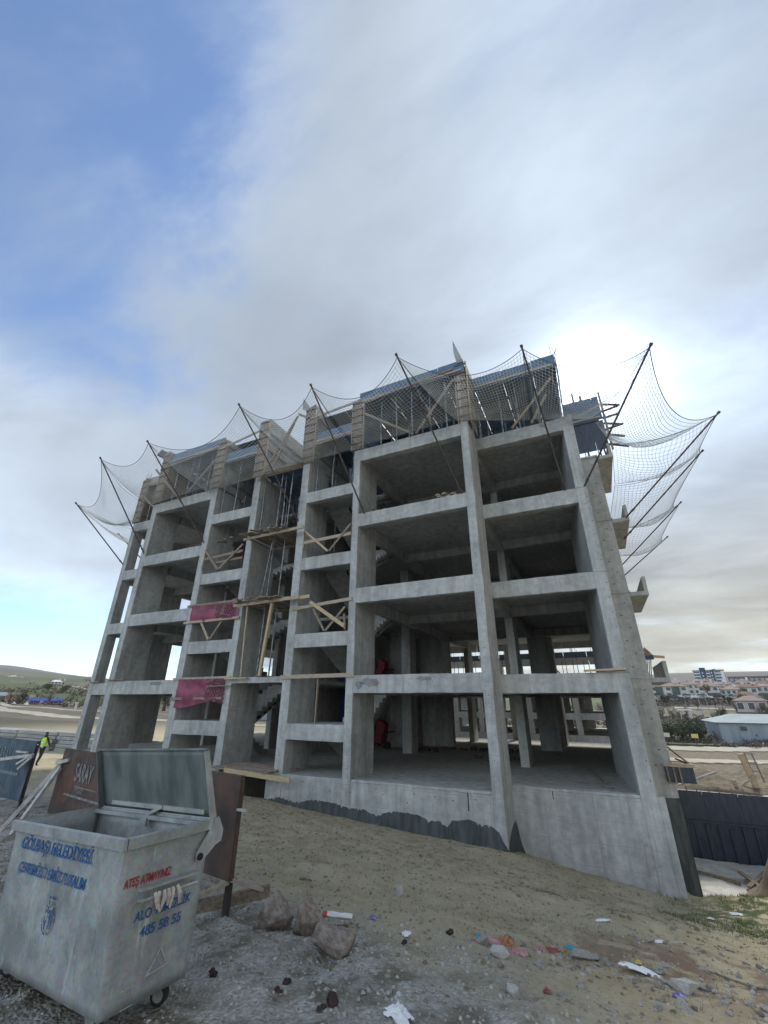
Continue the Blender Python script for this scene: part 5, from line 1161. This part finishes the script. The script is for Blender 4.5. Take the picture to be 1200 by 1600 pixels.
grass('sparse_green_grass', 26000, (-12,3.0,5,14.3), lambda x, y: np.clip((fbm(x*.5+9, y*.5+4)-.46)*3.2, 0, .8), .010, .03, MOSS, 2)
grass('green_grass', 26000, (.2,4.4,9.6,15.2), lambda x, y: np.clip(1.15-np.hypot(x-2.2,(y-12.8)*.55)/2.1, 0, 1)*np.clip((fbm(x*1.4, y*1.4)-.36)*4, 0, 1), .02, .075, GRN, 3)
grass('edge_grass', 9000, (-11,1,12.3,14.6), lambda x, y: np.exp(-((y-(13.2+1.2*(x > -2.8)))/.25)**2)*.6, .02, .07, DRY, 4)

# ------------------------------------------------------------------ roads and far ground features (sheets just above the ground)
def ribbon(name, pts, width, m_, lift=.06, n=40):
    P_ = [Vector((x, y, 0)) for x, y in pts]; seg = []
    for a, c_ in zip(P_[:-1], P_[1:]):
        for k in range(n): seg.append(a.lerp(c_, k/n))
    seg.append(P_[-1]); vs = []; nx = 3
    for i, p in enumerate(seg):
        d = (seg[min(i+1,len(seg)-1)]-seg[max(i-1,0)]).normalized(); s_ = Vector((-d.y, d.x, 0))
        for k in range(nx+1):
            q = p+s_*width*(k/nx-.5)*(1+.10*math.sin(i*.9+k)); vs.append((q.x, q.y, gz(q.x, q.y)+lift))
    fs = [(i*(nx+1)+k, (i+1)*(nx+1)+k, (i+1)*(nx+1)+k+1, i*(nx+1)+k+1) for i in range(len(seg)-1) for k in range(nx)]
    N_ = len(vs); vs += [(a, b_, c_-.35) for a, b_, c_ in vs]                       # banks down into the ground
    for i in range(len(seg)-1):
        for k in (0, nx): a = i*(nx+1)+k; b_ = (i+1)*(nx+1)+k; fs.append((a, b_, N_+b_, N_+a))
    me_ = bpy.data.meshes.new(name); me_.from_pydata(vs, [], fs); me_.materials.append(m_); o = bpy.data.objects.new(name, me_); COL.objects.link(o); o['kind'] = 'structure'; 
    return o
ROADM = mat('pale_road_dust', (.33,.30,.24), .95, col2=(.42,.385,.31), nscale=.3, obj=False); ASPH = mat('grey_road', (.24,.235,.22), .95, col2=(.32,.31,.29), nscale=.3, obj=False)
ribbon('road', [(-175,70),(-126,58),(-97,59),(-60,66),(-20,80)], 4.2, ROADM, .12)
ribbon('track', [(-180,78),(-137,64),(-117,70),(-80,84)], 1.7, ROADM, .12)
ribbon('road', [(-10,63),(6,63.5),(16,68),(40,76)], 4.5, ROADM, .1)
ribbon('track', [(-4,50),(5,50.5),(12,53),(30,58)], 3.0, ROADM, .1)
ribbon('verge', [(-10,69),(6.5,69.0),(17,72),(40,80)], 2.2, mat('verge_green', (.06,.075,.04), .95, col2=(.10,.11,.06), nscale=.5, obj=False), .2)
ribbon('hill_track', [(15,128),(28,122),(40,124)], 2, ROADM, .2); ribbon('hill_track', [(-150,110),(-200,130),(-270,150)], 3, ROADM, .4)

# ------------------------------------------------------------------ trees
BARK = mat('bark', (.075,.06,.05), .95, col2=(.13,.105,.085), nscale=8, obj=False)
TWIG = mat('twigs', (.105,.085,.075), .95, col2=(.17,.14,.12), nscale=1.0, obj=False)
LEAF = mat('evergreen_leaf', (.028,.045,.022), .8, col2=(.065,.085,.035), nscale=1.4, obj=False); LEAFO = mat('olive_leaf', (.10,.10,.035), .8, col2=(.17,.155,.06), nscale=1.4, obj=False)
def mk_tree(kind, h, seed):
    r_ = random.Random(seed); t_ = thing(kind, 'tree', 'tree'); tr = MB()
    bare = kind == 'bare_tree'; crown = MB()
    tr.tube([(0,0,-.3),(r_.uniform(-.05,.05)*h,0,h*.3),(r_.uniform(-.08,.08)*h,r_.uniform(-.05,.05)*h,h*.62)], [.035*h,.026*h,.014*h], 6)
    tips = []
    for i in range(12 if bare else 7):
        a = r_.uniform(0, 6.28); z0 = h*r_.uniform(.18,.55); l = h*r_.uniform(.25,.45); p = Vector((0,0,z0)); q = p+Vector((math.cos(a)*l*.6, math.sin(a)*l*.6, l*.75))
        tr.tube([p, p.lerp(q,.5)+Vector((r_.uniform(-.03,.03)*h,0,-.02*h)), q], [.013*h,.009*h,.005*h], 4); tips += [p.lerp(q,.5), p.lerp(q,.75), q]
    tr.build('trunk', BARK, t_)
    if bare:
        for i in range(620):
            c_ = r_.choice(tips); d = Vector((r_.gauss(0,1), r_.gauss(0,1), r_.gauss(.6,.8))).normalized()*h*r_.uniform(.07,.2); s_ = c_+Vector((r_.gauss(0,.05),r_.gauss(0,.05),r_.gauss(0,.04)))*h
            w = Vector((r_.uniform(-1,1), r_.uniform(-1,1), 0)).normalized()*.004*h; crown.add([s_-w, s_+w, s_+d], [(0,1,2)])
        crown.build('crown', TWIG, t_)
    else:
        for i in range(950):
            c_ = r_.choice(tips); q = c_+Vector((r_.gauss(0,.10), r_.gauss(0,.10), r_.gauss(-.02,.10)))*h; s_ = h*r_.uniform(.015,.035)
            n_ = Vector((r_.gauss(0,1), r_.gauss(0,1), r_.gauss(0,1))).normalized(); a_ = n_.orthogonal().normalized()*s_; b_ = n_.cross(a_)
            crown.add([q-a_-b_*.6, q+a_-b_*.6, q+a_*.3+b_], [(0,1,2)])
        crown.build('crown', LEAF if kind == 'evergreen_tree' else LEAFO, t_)
    return t_
TREES = []
rn = random.Random(51)
for i, (x, y) in enumerate([(6.0,71),(7.2,73),(8.4,72),(9.3,75),(10.6,74),(11.4,78),(5.2,74),(7.8,78)]): TREES.append(('evergreen_tree', x, y, rn.uniform(2.2,3.2), 'dark evergreen tree beyond the right road left of the blue warehouse', 'evergreens beyond the right road'))
TREES.append(('olive_tree', 6.3, 84, 4.6, 'yellowish green tree close to the concrete building edge beyond the road', None))
for i in range(9): TREES.append(('bare_tree', 12+rn.uniform(-.5,5)*.9, 76+rn.uniform(0,9), rn.uniform(2.0,3.2), 'leafless tree beside the left end of the blue warehouse', 'bare trees by the warehouse'))
for i in range(30):
    a = R(rn.uniform(4.8,14.5)); r_ = rn.uniform(88,140); TREES.append((rn.choice(('bare_tree','bare_tree','bare_tree','evergreen_tree')), r_*math.sin(a), r_*math.cos(a), rn.uniform(1.8,3.4), 'tree on the brushy slope below the red roofed houses', 'trees on the slope'))
for i in range(12):
    a = R(rn.uniform(5.5,13)); r_ = rn.uniform(170,230); TREES.append((rn.choice(('bare_tree','evergreen_tree','olive_tree')), r_*math.sin(a), r_*math.cos(a), rn.uniform(2.5,4.2), 'tree among the houses on the hill', 'trees among the hill houses'))
for i in range(14):
    a = R(rn.uniform(-70,-58)); r_ = rn.uniform(160,250); TREES.append((rn.choice(('bare_tree','bare_tree','evergreen_tree')), r_*math.sin(a), r_*math.cos(a), rn.uniform(2.5,4.5), 'dark tree near the farm roofs on the left plain', 'trees on the left plain'))
for i in range(10):
    a = R(rn.uniform(-53,-48)); r_ = rn.uniform(125,170); TREES.append(('bare_tree', r_*math.sin(a), r_*math.cos(a), rn.uniform(6,9), 'tall leafless tree seen through the left openings', 'trees seen through the frame'))
for i in range(12):
    a = R(rn.uniform(-8,3)); r_ = rn.uniform(60,95); TREES.append((rn.choice(('bare_tree','bare_tree','evergreen_tree')), r_*math.sin(a), r_*math.cos(a), rn.uniform(3,5), 'tree far behind the second frame seen through openings', 'trees behind the second frame'))
ORD = 'first second third fourth fifth sixth seventh eighth ninth tenth eleventh twelfth thirteenth fourteenth'.split()
def ordinal(items, key):
    o_ = sorted(range(len(items)), key=lambda i: key(items[i])); r_ = [0]*len(items)
    for n_, i in enumerate(o_): r_[i] = n_
    return r_
for g_ in sorted({q[5] for q in TREES if q[5]}):
    ix = [i for i, q in enumerate(TREES) if q[5] == g_]
    if len(ix) <= 14:
        for n_, i in zip(ordinal([TREES[i] for i in ix], lambda q: math.atan2(q[1], q[2])), ix):
            q = TREES[i]; TREES[i] = q[:4]+(q[4]+', '+ORD[n_]+' from the left',)+q[5:]
pro = {}
for i, (k, x, y, h, lb, g_) in enumerate(TREES):
    key = (k, i % 3)
    if key not in pro: pro[key] = mk_tree(k, 1.0, 100+len(pro)); o = pro[key]
    else: o = copy_tree(pro[key])
    o.location = (x, y, gz(x, y)-.1); o.rotation_euler = (0,0,rn.uniform(0,6)); o.scale = (h*rn.uniform(.9,1.4), h*rn.uniform(.9,1.4), h)
    o['label'] = lb
    if g_: o['group'] = g_
    elif 'group' in o: del o['group']
def scrub(name, n, area, hmin, hmax, mt, seed, pol=None):
    r_ = np.random.RandomState(seed); a = np.radians(r_.uniform(area[0], area[1], n)); r0 = r_.uniform(area[2], area[3], n); cx_ = r0*np.sin(a); cy_ = r0*np.cos(a)
    keep = fbm(cx_*.05, cy_*.05) > .43; cx_ = cx_[keep]; cy_ = cy_[keep]; n = len(cx_); z = surf_z(cx_, cy_); m = MB(); r2_ = random.Random(seed)
    for i in range(n):
        h = r2_.uniform(hmin, hmax)
        for k in range(14):
            q = Vector((cx_[i]+r2_.gauss(0,h*.5), cy_[i]+r2_.gauss(0,h*.5), z[i]+abs(r2_.gauss(0,h*.4)))); s_ = h*r2_.uniform(.12,.28); n_ = Vector((r2_.gauss(0,1),r2_.gauss(0,1),r2_.gauss(0,1))).normalized(); a_ = n_.orthogonal().normalized()*s_; b2_ = n_.cross(a_)
            m.add([q-a_-b2_*.6, q+a_-b2_*.6, q+b2_], [(0,1,2)])
    m.build(name, mt, kind='stuff')
SCRUB = mat('scrub', (.10,.09,.07), .95, col2=(.17,.145,.115), nscale=.3, obj=False)
scrub('slope_scrub', 900, (3,16,86,145), .5, 1.3, SCRUB, 1); scrub('plain_scrub', 700, (-75,-50,150,300), .8, 2.0, SCRUB, 2); scrub('roadside_scrub', 250, (4,16,70,80), .4, 1.0, SCRUB, 3); scrub('rear_scrub', 400, (-12,4,55,110), .5, 1.4, SCRUB, 4)

# ------------------------------------------------------------------ houses, warehouse, tower
WALLC = mat('cream_render', (.50,.47,.40), .9, col2=(.62,.59,.52), nscale=.6, obj=False); WALLW = mat('white_render', (.62,.63,.63), .9, col2=(.74,.75,.75), nscale=.6, obj=False); WALLP = mat('pinkish_render', (.42,.34,.31), .9, col2=(.52,.43,.40), nscale=.6, obj=False)
TILE = mat('red_roof_tiles', (.14,.075,.06), .85, col2=(.21,.12,.095), nscale=1.2, obj=False); TILEP = mat('faded_roof_tiles', (.19,.125,.105), .85, col2=(.26,.18,.15), nscale=1.2, obj=False)
GLASS = mat('dark_window', (.03,.04,.05), .25, col2=(.06,.08,.09), spec=.6, obj=False); TEAL = mat('teal_render', (.06,.10,.095), .85, col2=(.09,.14,.135), nscale=.6, obj=False); NAVY = mat('navy_cladding', (.035,.05,.095), .7, col2=(.06,.08,.13), nscale=.6, obj=False); MAUVE = mat('mauve_cladding', (.10,.085,.11), .8, col2=(.15,.13,.16), nscale=.6, obj=False)
def house(label, x, y, az_, w, d, h, roofm, wallm, floors=2, wins=3, roof='hip', rh=1.2, z=None, cat='house', winm=GLASS, group=None, accents=None):
    """box house facing the camera side: local -Y front"""
    g = (gz(x, y) if z is None else z)
    t_ = thing('house' if cat == 'house' else cat.replace(' ', '_'), label, cat, (x, y, g-.3), az_, group)
    MB().box(-w/2,w/2,-d/2,d/2,-1.5,h+.3).build('wall', wallm, t_)
    o_ = .5
    if roof == 'hip': rf = MB().add([(-w/2-o_,-d/2-o_,h+.3),(w/2+o_,-d/2-o_,h+.3),(w/2+o_,d/2+o_,h+.3),(-w/2-o_,d/2+o_,h+.3),(-w/2+d*.4,0,h+.3+rh),(w/2-d*.4,0,h+.3+rh)],[(0,1,5,4),(1,2,5),(2,3,4,5),(3,0,4),(3,2,1,0)])
    elif roof == 'flat': rf = MB().box(-w/2-.2,w/2+.2,-d/2-.2,d/2+.2,h+.301,h+.7)
    else: rf = MB().prism([(-w/2-o_,-d/2-o_,h+.3),(-w/2-o_,d/2+o_,h+.3),(-w/2-o_,0,h+.3+rh)],(w+2*o_,0,0))
    rf = rf.build('roof', roofm, t_)
    if cat == 'house': MB().box(w*.2,w*.2+.6,.2,.8,h+.3+rh*.4,h+.3+rh+.7).build('chimney', wallm, rf)
    for f_ in range(floors):
        for i in range(wins):
            cx_ = -w/2+w*(i+.5)/wins; cz2 = .3+h*(f_+.55)/floors; ww = min(.6, w/wins*.28); hh_ = min(.7, h/floors*.28)
            wi = MB().box(cx_-ww-.08,cx_+ww+.08,-d/2-.05,-d/2-.003,cz2-hh_-.08,cz2+hh_+.08).build('window', WALLW, t_)
            MB().box(cx_-ww,cx_+ww,-d/2-.09,-d/2-.053,cz2-hh_,cz2+hh_).build('pane', winm, wi)
    if accents:
        for (xa, xb, mm2) in accents: MB().box(xa,xb,-d/2-.35,-d/2-.004,-.5,h+.2).build('stairwell', mm2, t_)
    return t_
house('row of red roofed flats with green panels nearest the concrete building', 20.0,174,R(-6),10.4,6,3.3,TILE,WALLC,2,5,rh=1.0,z=3.7,accents=[(-3.6,-1.5,TEAL),(.9,3.0,TEAL)])
house('orange roofed house with a brown balcony below the blue tower', 32.4,183,R(-9),5.6,6,3.2,TILEP,WALLC,2,3,rh=1.4,z=3.9)
house('low cream house right of the brown balcony house', 38.6,184,R(-10),5.6,5,1.8,TILEP,WALLC,1,4,rh=.9,z=4.4)
house('cream house with a pale gable near the right edge', 41.8,176,R(-12),3.8,4,2.2,TILE,WALLC,1,2,roof='gable',rh=1.0,z=4.4)
house('long brown roofed house at the right edge of the hill', 48.5,193,R(-13),8,6,2.0,TILEP,WALLP,1,5,rh=.9,z=5.3)
house('pinkish house with a faded red roof above the blue warehouse', 28.6,123,R(-13),5.4,5,2.3,TILEP,WALLP,1,3,rh=1.0,z=.35)
house('small house with orange roof peeking over the pinkish house', 33.0,145,R(-13),4.5,4,2.0,TILE,WALLC,1,2,rh=1.0,z=1.9)
for i, (x, y, lb) in enumerate(((26,215,'small red roofed house left behind the flats'),(36,222,'red roofed house directly under the tower base'),(52,228,'reddish roofed house under the mauve block'),(66,240,'far red roofed house at the extreme right'))): house(lb, x, y, R(-10), 6, 5, 2.6, TILE if i % 2 else TILEP, WALLC, 1, 3, rh=1.1)
rn = random.Random(19)
for i in range(16):
    az_ = 4.6+i*.66+rn.uniform(-.2,.2); r_ = (205,238,272)[i % 3]+rn.uniform(-8,8); x, y = r_*math.sin(R(az_)), r_*math.cos(R(az_))
    house(('cream','pale grey','pinkish')[i % 3]+' hillside house in the rows behind, '+'first second third fourth fifth sixth seventh eighth ninth tenth eleventh twelfth thirteenth fourteenth fifteenth sixteenth'.split()[i]+' from the left', x, y, R(-az_+rn.uniform(-20,20)), rn.uniform(5,8), 5, rn.uniform(2.2,4.2), (TILE,TILEP,TILE)[i % 3], (WALLC,WALLW,WALLP)[i % 3], 2, 3, rh=rn.uniform(.8,1.4), group='hillside houses in rows')
wh_ = thing('warehouse', 'pale blue metal warehouse with hipped roof beyond the right road', 'warehouse', (0,0,0))
ax_, ay_ = 12.95, 73.2
WB = mat('pale_blue_sheet', (.24,.29,.32), .7, .1, col2=(.31,.36,.39), nscale=.8, obj=False, stretch=(2,2,.3)); RBm = mat('pale_roof_sheet', (.24,.30,.31), .85, .0, col2=(.30,.36,.37), nscale=.6, obj=False)
for i in range(14): MB().box(ax_+i*1.0,ax_+i*1.0+.99,ay_+.03*(i % 2),ay_+.1,-3.0,-.11).build('wall_panel', WB, wh_)
MB().box(ax_+.02,ax_+14,ay_+.11,ay_+9,-3.0,-.12).build('wall', WB, wh_)
MB().add([(ax_-.4,ay_-.4,-.10),(ax_+14.6,ay_-.4,-.10),(ax_+14.6,ay_+9.4,-.10),(ax_-.4,ay_+9.4,-.10),(ax_+2.4,ay_+4.5,.85),(ax_+14.6,ay_+4.5,.85)],[(0,1,5,4),(1,2,5),(2,3,4,5),(3,0,4),(3,2,1,0)]).build('roof', RBm, wh_)
for x in (2.5,6.6,10.8): wi = MB().box(ax_+x-.42,ax_+x+.42,ay_-.06,ay_-.002,-1.05,-.43).build('window', WB, wh_); MB().box(ax_+x-.34,ax_+x+.34,ay_-.09,ay_-.063,-.98,-.50).build('pane', GLASS, wi)
tg = mat('tarp_pale', (.55,.56,.55), .8)
rn = random.Random(8)
for i in range(7): crumple('tarpaulin', 'pale sheet heaped against the warehouse wall, '+ORD[i]+' from its left end', 'tarpaulin', tg, ax_+2.8+i*1.1, ay_-1.3, 1.2, .7, .5, 60+i, rn.uniform(-.4,.4))['group'] = 'sheets heaped at the warehouse'
tw_ = thing('apartment_tower', 'blue and white apartment tower on the right skyline', 'tower', (59.5,322,9.2), R(-11)); tw_.scale = (.62,.62,.54)
TS = 3.05
MB().box(-12,12.0,0,14,-4,19.2).build('wall', WALLW, tw_)
for (xa, xb, zt, mm2) in ((-6.6,-1.8,22.5,NAVY),(1.2,4.4,19.6,NAVY)): MB().box(xa,xb,-.9,-.02,-3,zt).build('tower_band', mm2, tw_)
for f_ in range(6):
    z0_ = .8+f_*TS
    for (xa, xb) in ((-11.8,-7.0),(-1.5,.9),(4.8,9.5)):
        MB().box(xa,xb,-1.6,-.03,z0_,z0_+1.0).build('balcony', WALLW, tw_)
        wi = MB().box(xa+.1,xb-.1,-.10,-.03,z0_+1.02,z0_+2.7).build('window', NAVY if xa < 4 else TEAL, tw_); MB().box(xa+.5,xb-.5,-.14,-.11,z0_+1.1,z0_+2.4).build('pane', GLASS, wi)
    for xc in (-4.6,2.4): MB().box(xc-.5,xc+.5,-.98,-.91,z0_+.5,z0_+1.6).build('window', WALLW, tw_)
    MB().box(12.02,12.3,2.5,5.5,z0_,z0_+2.0).build('balcony', NAVY, tw_)
MB().box(-12.4,12.4,-.5,14.5,19.21,20.0).build('roof', NAVY, tw_)
MB().box(3.2,6.2,4,7,20.01,21.0).build('roof_plant', NAVY, tw_)
lb_ = thing('apartment_block', 'long mauve apartment block right of the tower on the skyline', 'building', (99,402,12), R(-13)); lb_.scale = (.62,.62,.66)
MB().box(-22,30,0,14,-6,11.0).build('wall', MAUVE, lb_); MB().box(-22.5,30.5,-.5,14.5,11.01,11.8).build('roof', TILEP, lb_)
for f_ in range(3):
    for i in range(11): x = -20+i*4.6; wi = MB().box(x,x+2.4,-.3,-.02,1.4+f_*3.1,3.0+f_*3.1).build('window', WALLW, lb_); MB().box(x+.4,x+2.0,-.34,-.31,1.7+f_*3.1,2.7+f_*3.1).build('pane', GLASS, wi)
# lamp posts, small boxes and signs beyond the road
for i, (x, y, h) in enumerate(((16.9,106,4.4),(18.6,109,3.8))):
    t_ = thing('street_lamp', ('taller' if i == 0 else 'shorter')+' pale lamp post on the slope track left of the warehouse', 'street lamp', (x, y, gz(x, y)))
    MB().tube([(0,0,-.3),(-.2,0,h)], [.07,.05], 6).build('pole', CONC_FAR, t_); MB().bar((-.2,0,h),(-.6,0,h+.1),.05,.05).build('arm', CONC_FAR, t_); MB().box(-.8,-.55,-.08,.08,h+.05,h+.14).build('lamp', CONC_FAR, t_)
t_ = thing('kiosk', 'small white roofed shelter on the slope behind the evergreens', 'shelter', (14.1,106,gz(14.1,106))); MB().box(-1.2,1.0,-.7,.7,1.9,2.1).build('roof', WALLW, t_); MB().box(.4,.9,-.5,.5,-.2,1.89).build('wall', WALLC, t_); MB().box(-1.0,-.9,-.5,-.4,-.2,1.89).build('post', WALLC, t_)
for i, (x, y, lb) in enumerate(((6.4,68.2,'pale boxed road sign nearest the concrete corner'),(9.4,68.6,'small yellow plate sign in front of the evergreens'))):
    t_ = thing('road_sign', lb, 'sign', (x, y, gz(x, y))); MB().box(-.35,.35,-.05,.05,.9,1.35).build('plate', PY if i else WALLC, t_); MB().box(-.04,.04,.06,.12,-.2,1.3).build('post', BARK, t_)
def car(label, x, y, rz, m_, g_=None):
    t_ = thing('parked_car', label, 'car', (x, y, gz(x, y)+.02), rz, g_)
    MB().prism([(-2.1,-.8,.35),(2.1,-.8,.35),(2.1,-.8,.75),(1.2,-.8,.9),(.6,-.8,1.4),(-1.0,-.8,1.42),(-1.8,-.8,.95),(-2.1,-.8,.85)],(0,1.6,0)).build('body', m_, t_)
    MB().prism([(1.0,-.82,.92),(.55,-.82,1.32),(-.95,-.82,1.34),(-1.5,-.82,.95)],(0,.02,0)).build('window', GLASS, t_); MB().prism([(1.0,.80,.92),(.55,.80,1.32),(-.95,.80,1.34),(-1.5,.80,.95)],(0,.02,0)).build('window', GLASS, t_)
    for a in (-1.3,1.3):
        for b_ in (-.8,.62): MB().tube([(a,b_,.32),(a,b_+.18,.32)], .32, 12).build('wheel', TYRE, t_)
CW = mat('white_car_paint', (.62,.62,.62), .3); CD = mat('dark_car_paint', (.05,.05,.06), .3)
for i in range(7): car(('dark' if i % 3 == 0 else 'white')+' parked car on the terrace below the hill houses, '+ORD[i]+' from the left', 17.5+i*3.4, 146+rn.uniform(-2,2), R(-8+rn.uniform(-9,9)), CW if i % 3 else CD, 'cars below the hill houses')
# left plain: farm with red roof, blue sheds, distant houses
house('farmhouse with a broad red roof left of the blue sheds', -159.6,76.3,R(64),4.6,4,.6,TILE,WALLP,1,3,roof='gable',rh=1.4,z=1.5)
house('grey shed with pale roof behind the farmhouse', -166,74.5,R(64),2.6,3,1.6,WB,NAVY,1,2,roof='gable',rh=1.0,z=1.8,cat='shed')
BLR = mat('bright_blue_sheet', (.03,.06,.30), .6, col2=(.06,.10,.38), nscale=.4, obj=False); BRK = mat('brick_wall', (.16,.085,.07), .9, col2=(.22,.13,.11), nscale=1, obj=False)
for (x, y, w, lb) in ((-149.5,76.2,2.3,'short blue roofed shed touching the farmhouse'),(-145,78.4,3.9,'longer blue roofed brick shed on the left plain')):
    s_ = house(lb, x, y, R(61), w, 3, .95, BLR, BRK, 1, 2, roof='gable', rh=.7, z=1.1, cat='shed')
crumple('tarpaulin','white sheet on the ridge of the longer blue shed','tarpaulin',tg,-145.9,76.9,.7,.7,.25,70)['group'] = 'sheets on the shed roofs'
house('pale multi gabled house far out on the left plain', -279,150,R(62),5.0,4,1.9,WALLW,WALLW,2,3,rh=1.1,z=9.8)
house('small pale house beside the far multi gabled one', -284,156,R(61),2.6,3,1.4,TILEP,WALLW,1,2,rh=1.2,z=10.5)
house('lone white house just left of the concrete frame edge', -332,199,R(59),4,4,2.0,TILEP,WALLW,1,2,rh=1.4,z=14)
for i in range(6): house('pale village house at the foot of the left hill, '+ORD[5-i]+' from the left', -560-i*22, 262+i*9+rn.uniform(-6,6), R(63), 5, 4, 2.4, WALLC, WALLW, 1, 3, rh=1, group='village houses under the hill')
for i, (x, y) in enumerate(((-141,67),(-139,69))): crumple('white_sack','white sack at the roadside below the farmhouse, the '+('left' if i == 0 else 'right')+' of the two','sack',tg,x,y,1.3,1.0,.9,80+i)['group'] = 'sacks by the left road'
t_ = thing('marker_post', 'short pale post beside the left road', 'post', (-123,72.5,gz(-123,72.5))); MB().box(-.2,.2,-.2,.2,-.2,1.4).build('post', WALLC, t_); MB().box(-.28,.28,-.28,.28,1.401,1.6).build('cap', WALLW, t_)
# panel stacks and trench boards beyond the blue sign
rn = random.Random(5)
STKM = mat('grey_boards', (.22,.22,.205), .9, col2=(.34,.335,.31), nscale=1.5, obj=False, stretch=(.3,1,6), bump=.3)
pst = thing('panel_stack', 'long stack of grey formwork boards behind the worker', 'timber stack')
for lv in range(5):
    for i in range(3): x = -47+i*5.3+rn.uniform(-.3,.3); y = 20.5+.08*lv+i*.06; MB().box(x,x+5.1,y,y+1.6,gz(-38,20)+.24*lv,gz(-38,20)+.21+.24*lv).build('board', rn.choice([STKM,PLY_G,STKM]), pst)
pst = thing('panel_stack', 'lower stack of pale boards left of the concrete frame corner', 'timber stack')
for lv in range(5):
    for i in range(3): x = -30.6+i*1.9; MB().box(x,x+1.85,19.0,20.2,gz(-29,19)+.22*lv,gz(-29,19)+.20+.22*lv).build('board', STKM, pst)
crumple('tarpaulin','pale green sheet spread over the stack beside the frame','tarpaulin',tg,-31.0,22.5,6,2.5,.7,90)['group'] = 'sheets over the stacks'
cs = thing('concrete_block', 'dark open crate beside the left end of the rusty sign', 'crate', (-13.0,8.4,gz(-13,8.4))); MB().box(-.5,.5,-.4,.4,0,.02).box(-.5,-.47,-.4,.4,.02,.8).box(.47,.5,-.4,.4,.02,.8).box(-.47,.47,.37,.4,.02,.8).build('shell', PLY_D, cs); cs.name = 'crate'
# shop and flats glimpsed through the openings
s_ = house('dark shop with an orange sign band glimpsed through the left opening', -81.5,79.6,R(46),8,6,5.2,ORG,NAVY,1,3,roof='flat',z=-1.3,cat='shop'); MB().box(-4.1,4.1,-3.2,-3.06,3.3,5.3).build('sign_band', mat('orange_board', (.45,.16,.04), .7), s_); MB().box(-4.1,4.1,-3.25,-3.04,2.9,3.28).build('fascia', WALLW, s_)
s_ = house('white block of flats glimpsed through the right stair opening', -58,92,R(32),9,8,9.5,WALLW,WALLW,4,4,roof='flat',z=-2,cat='flats', winm=NAVY)
s_ = house('grey low block glimpsed through the lift lobby', -70,86,R(38),8,8,6,WB,WB,2,3,roof='flat',z=-2,cat='flats')

# ------------------------------------------------------------------ air
hz_m = bpy.data.materials.new('haze_air'); hz_m.use_nodes = True; t = hz_m.node_tree; t.nodes.clear()
pv = nd(t, 'ShaderNodeVolumePrincipled'); pv.inputs['Color'].default_value = (.86,.92,1,1); pv.inputs['Density'].default_value = .00011; pv.inputs['Anisotropy'].default_value = .3
ov = nd(t, 'ShaderNodeOutputMaterial'); t.links.new(pv.outputs[0], ov.inputs['Volume'])
hb_ = MB().box(-5200, 5200, -5200, 5200, -14, 130).build('haze', hz_m, None, kind='stuff')
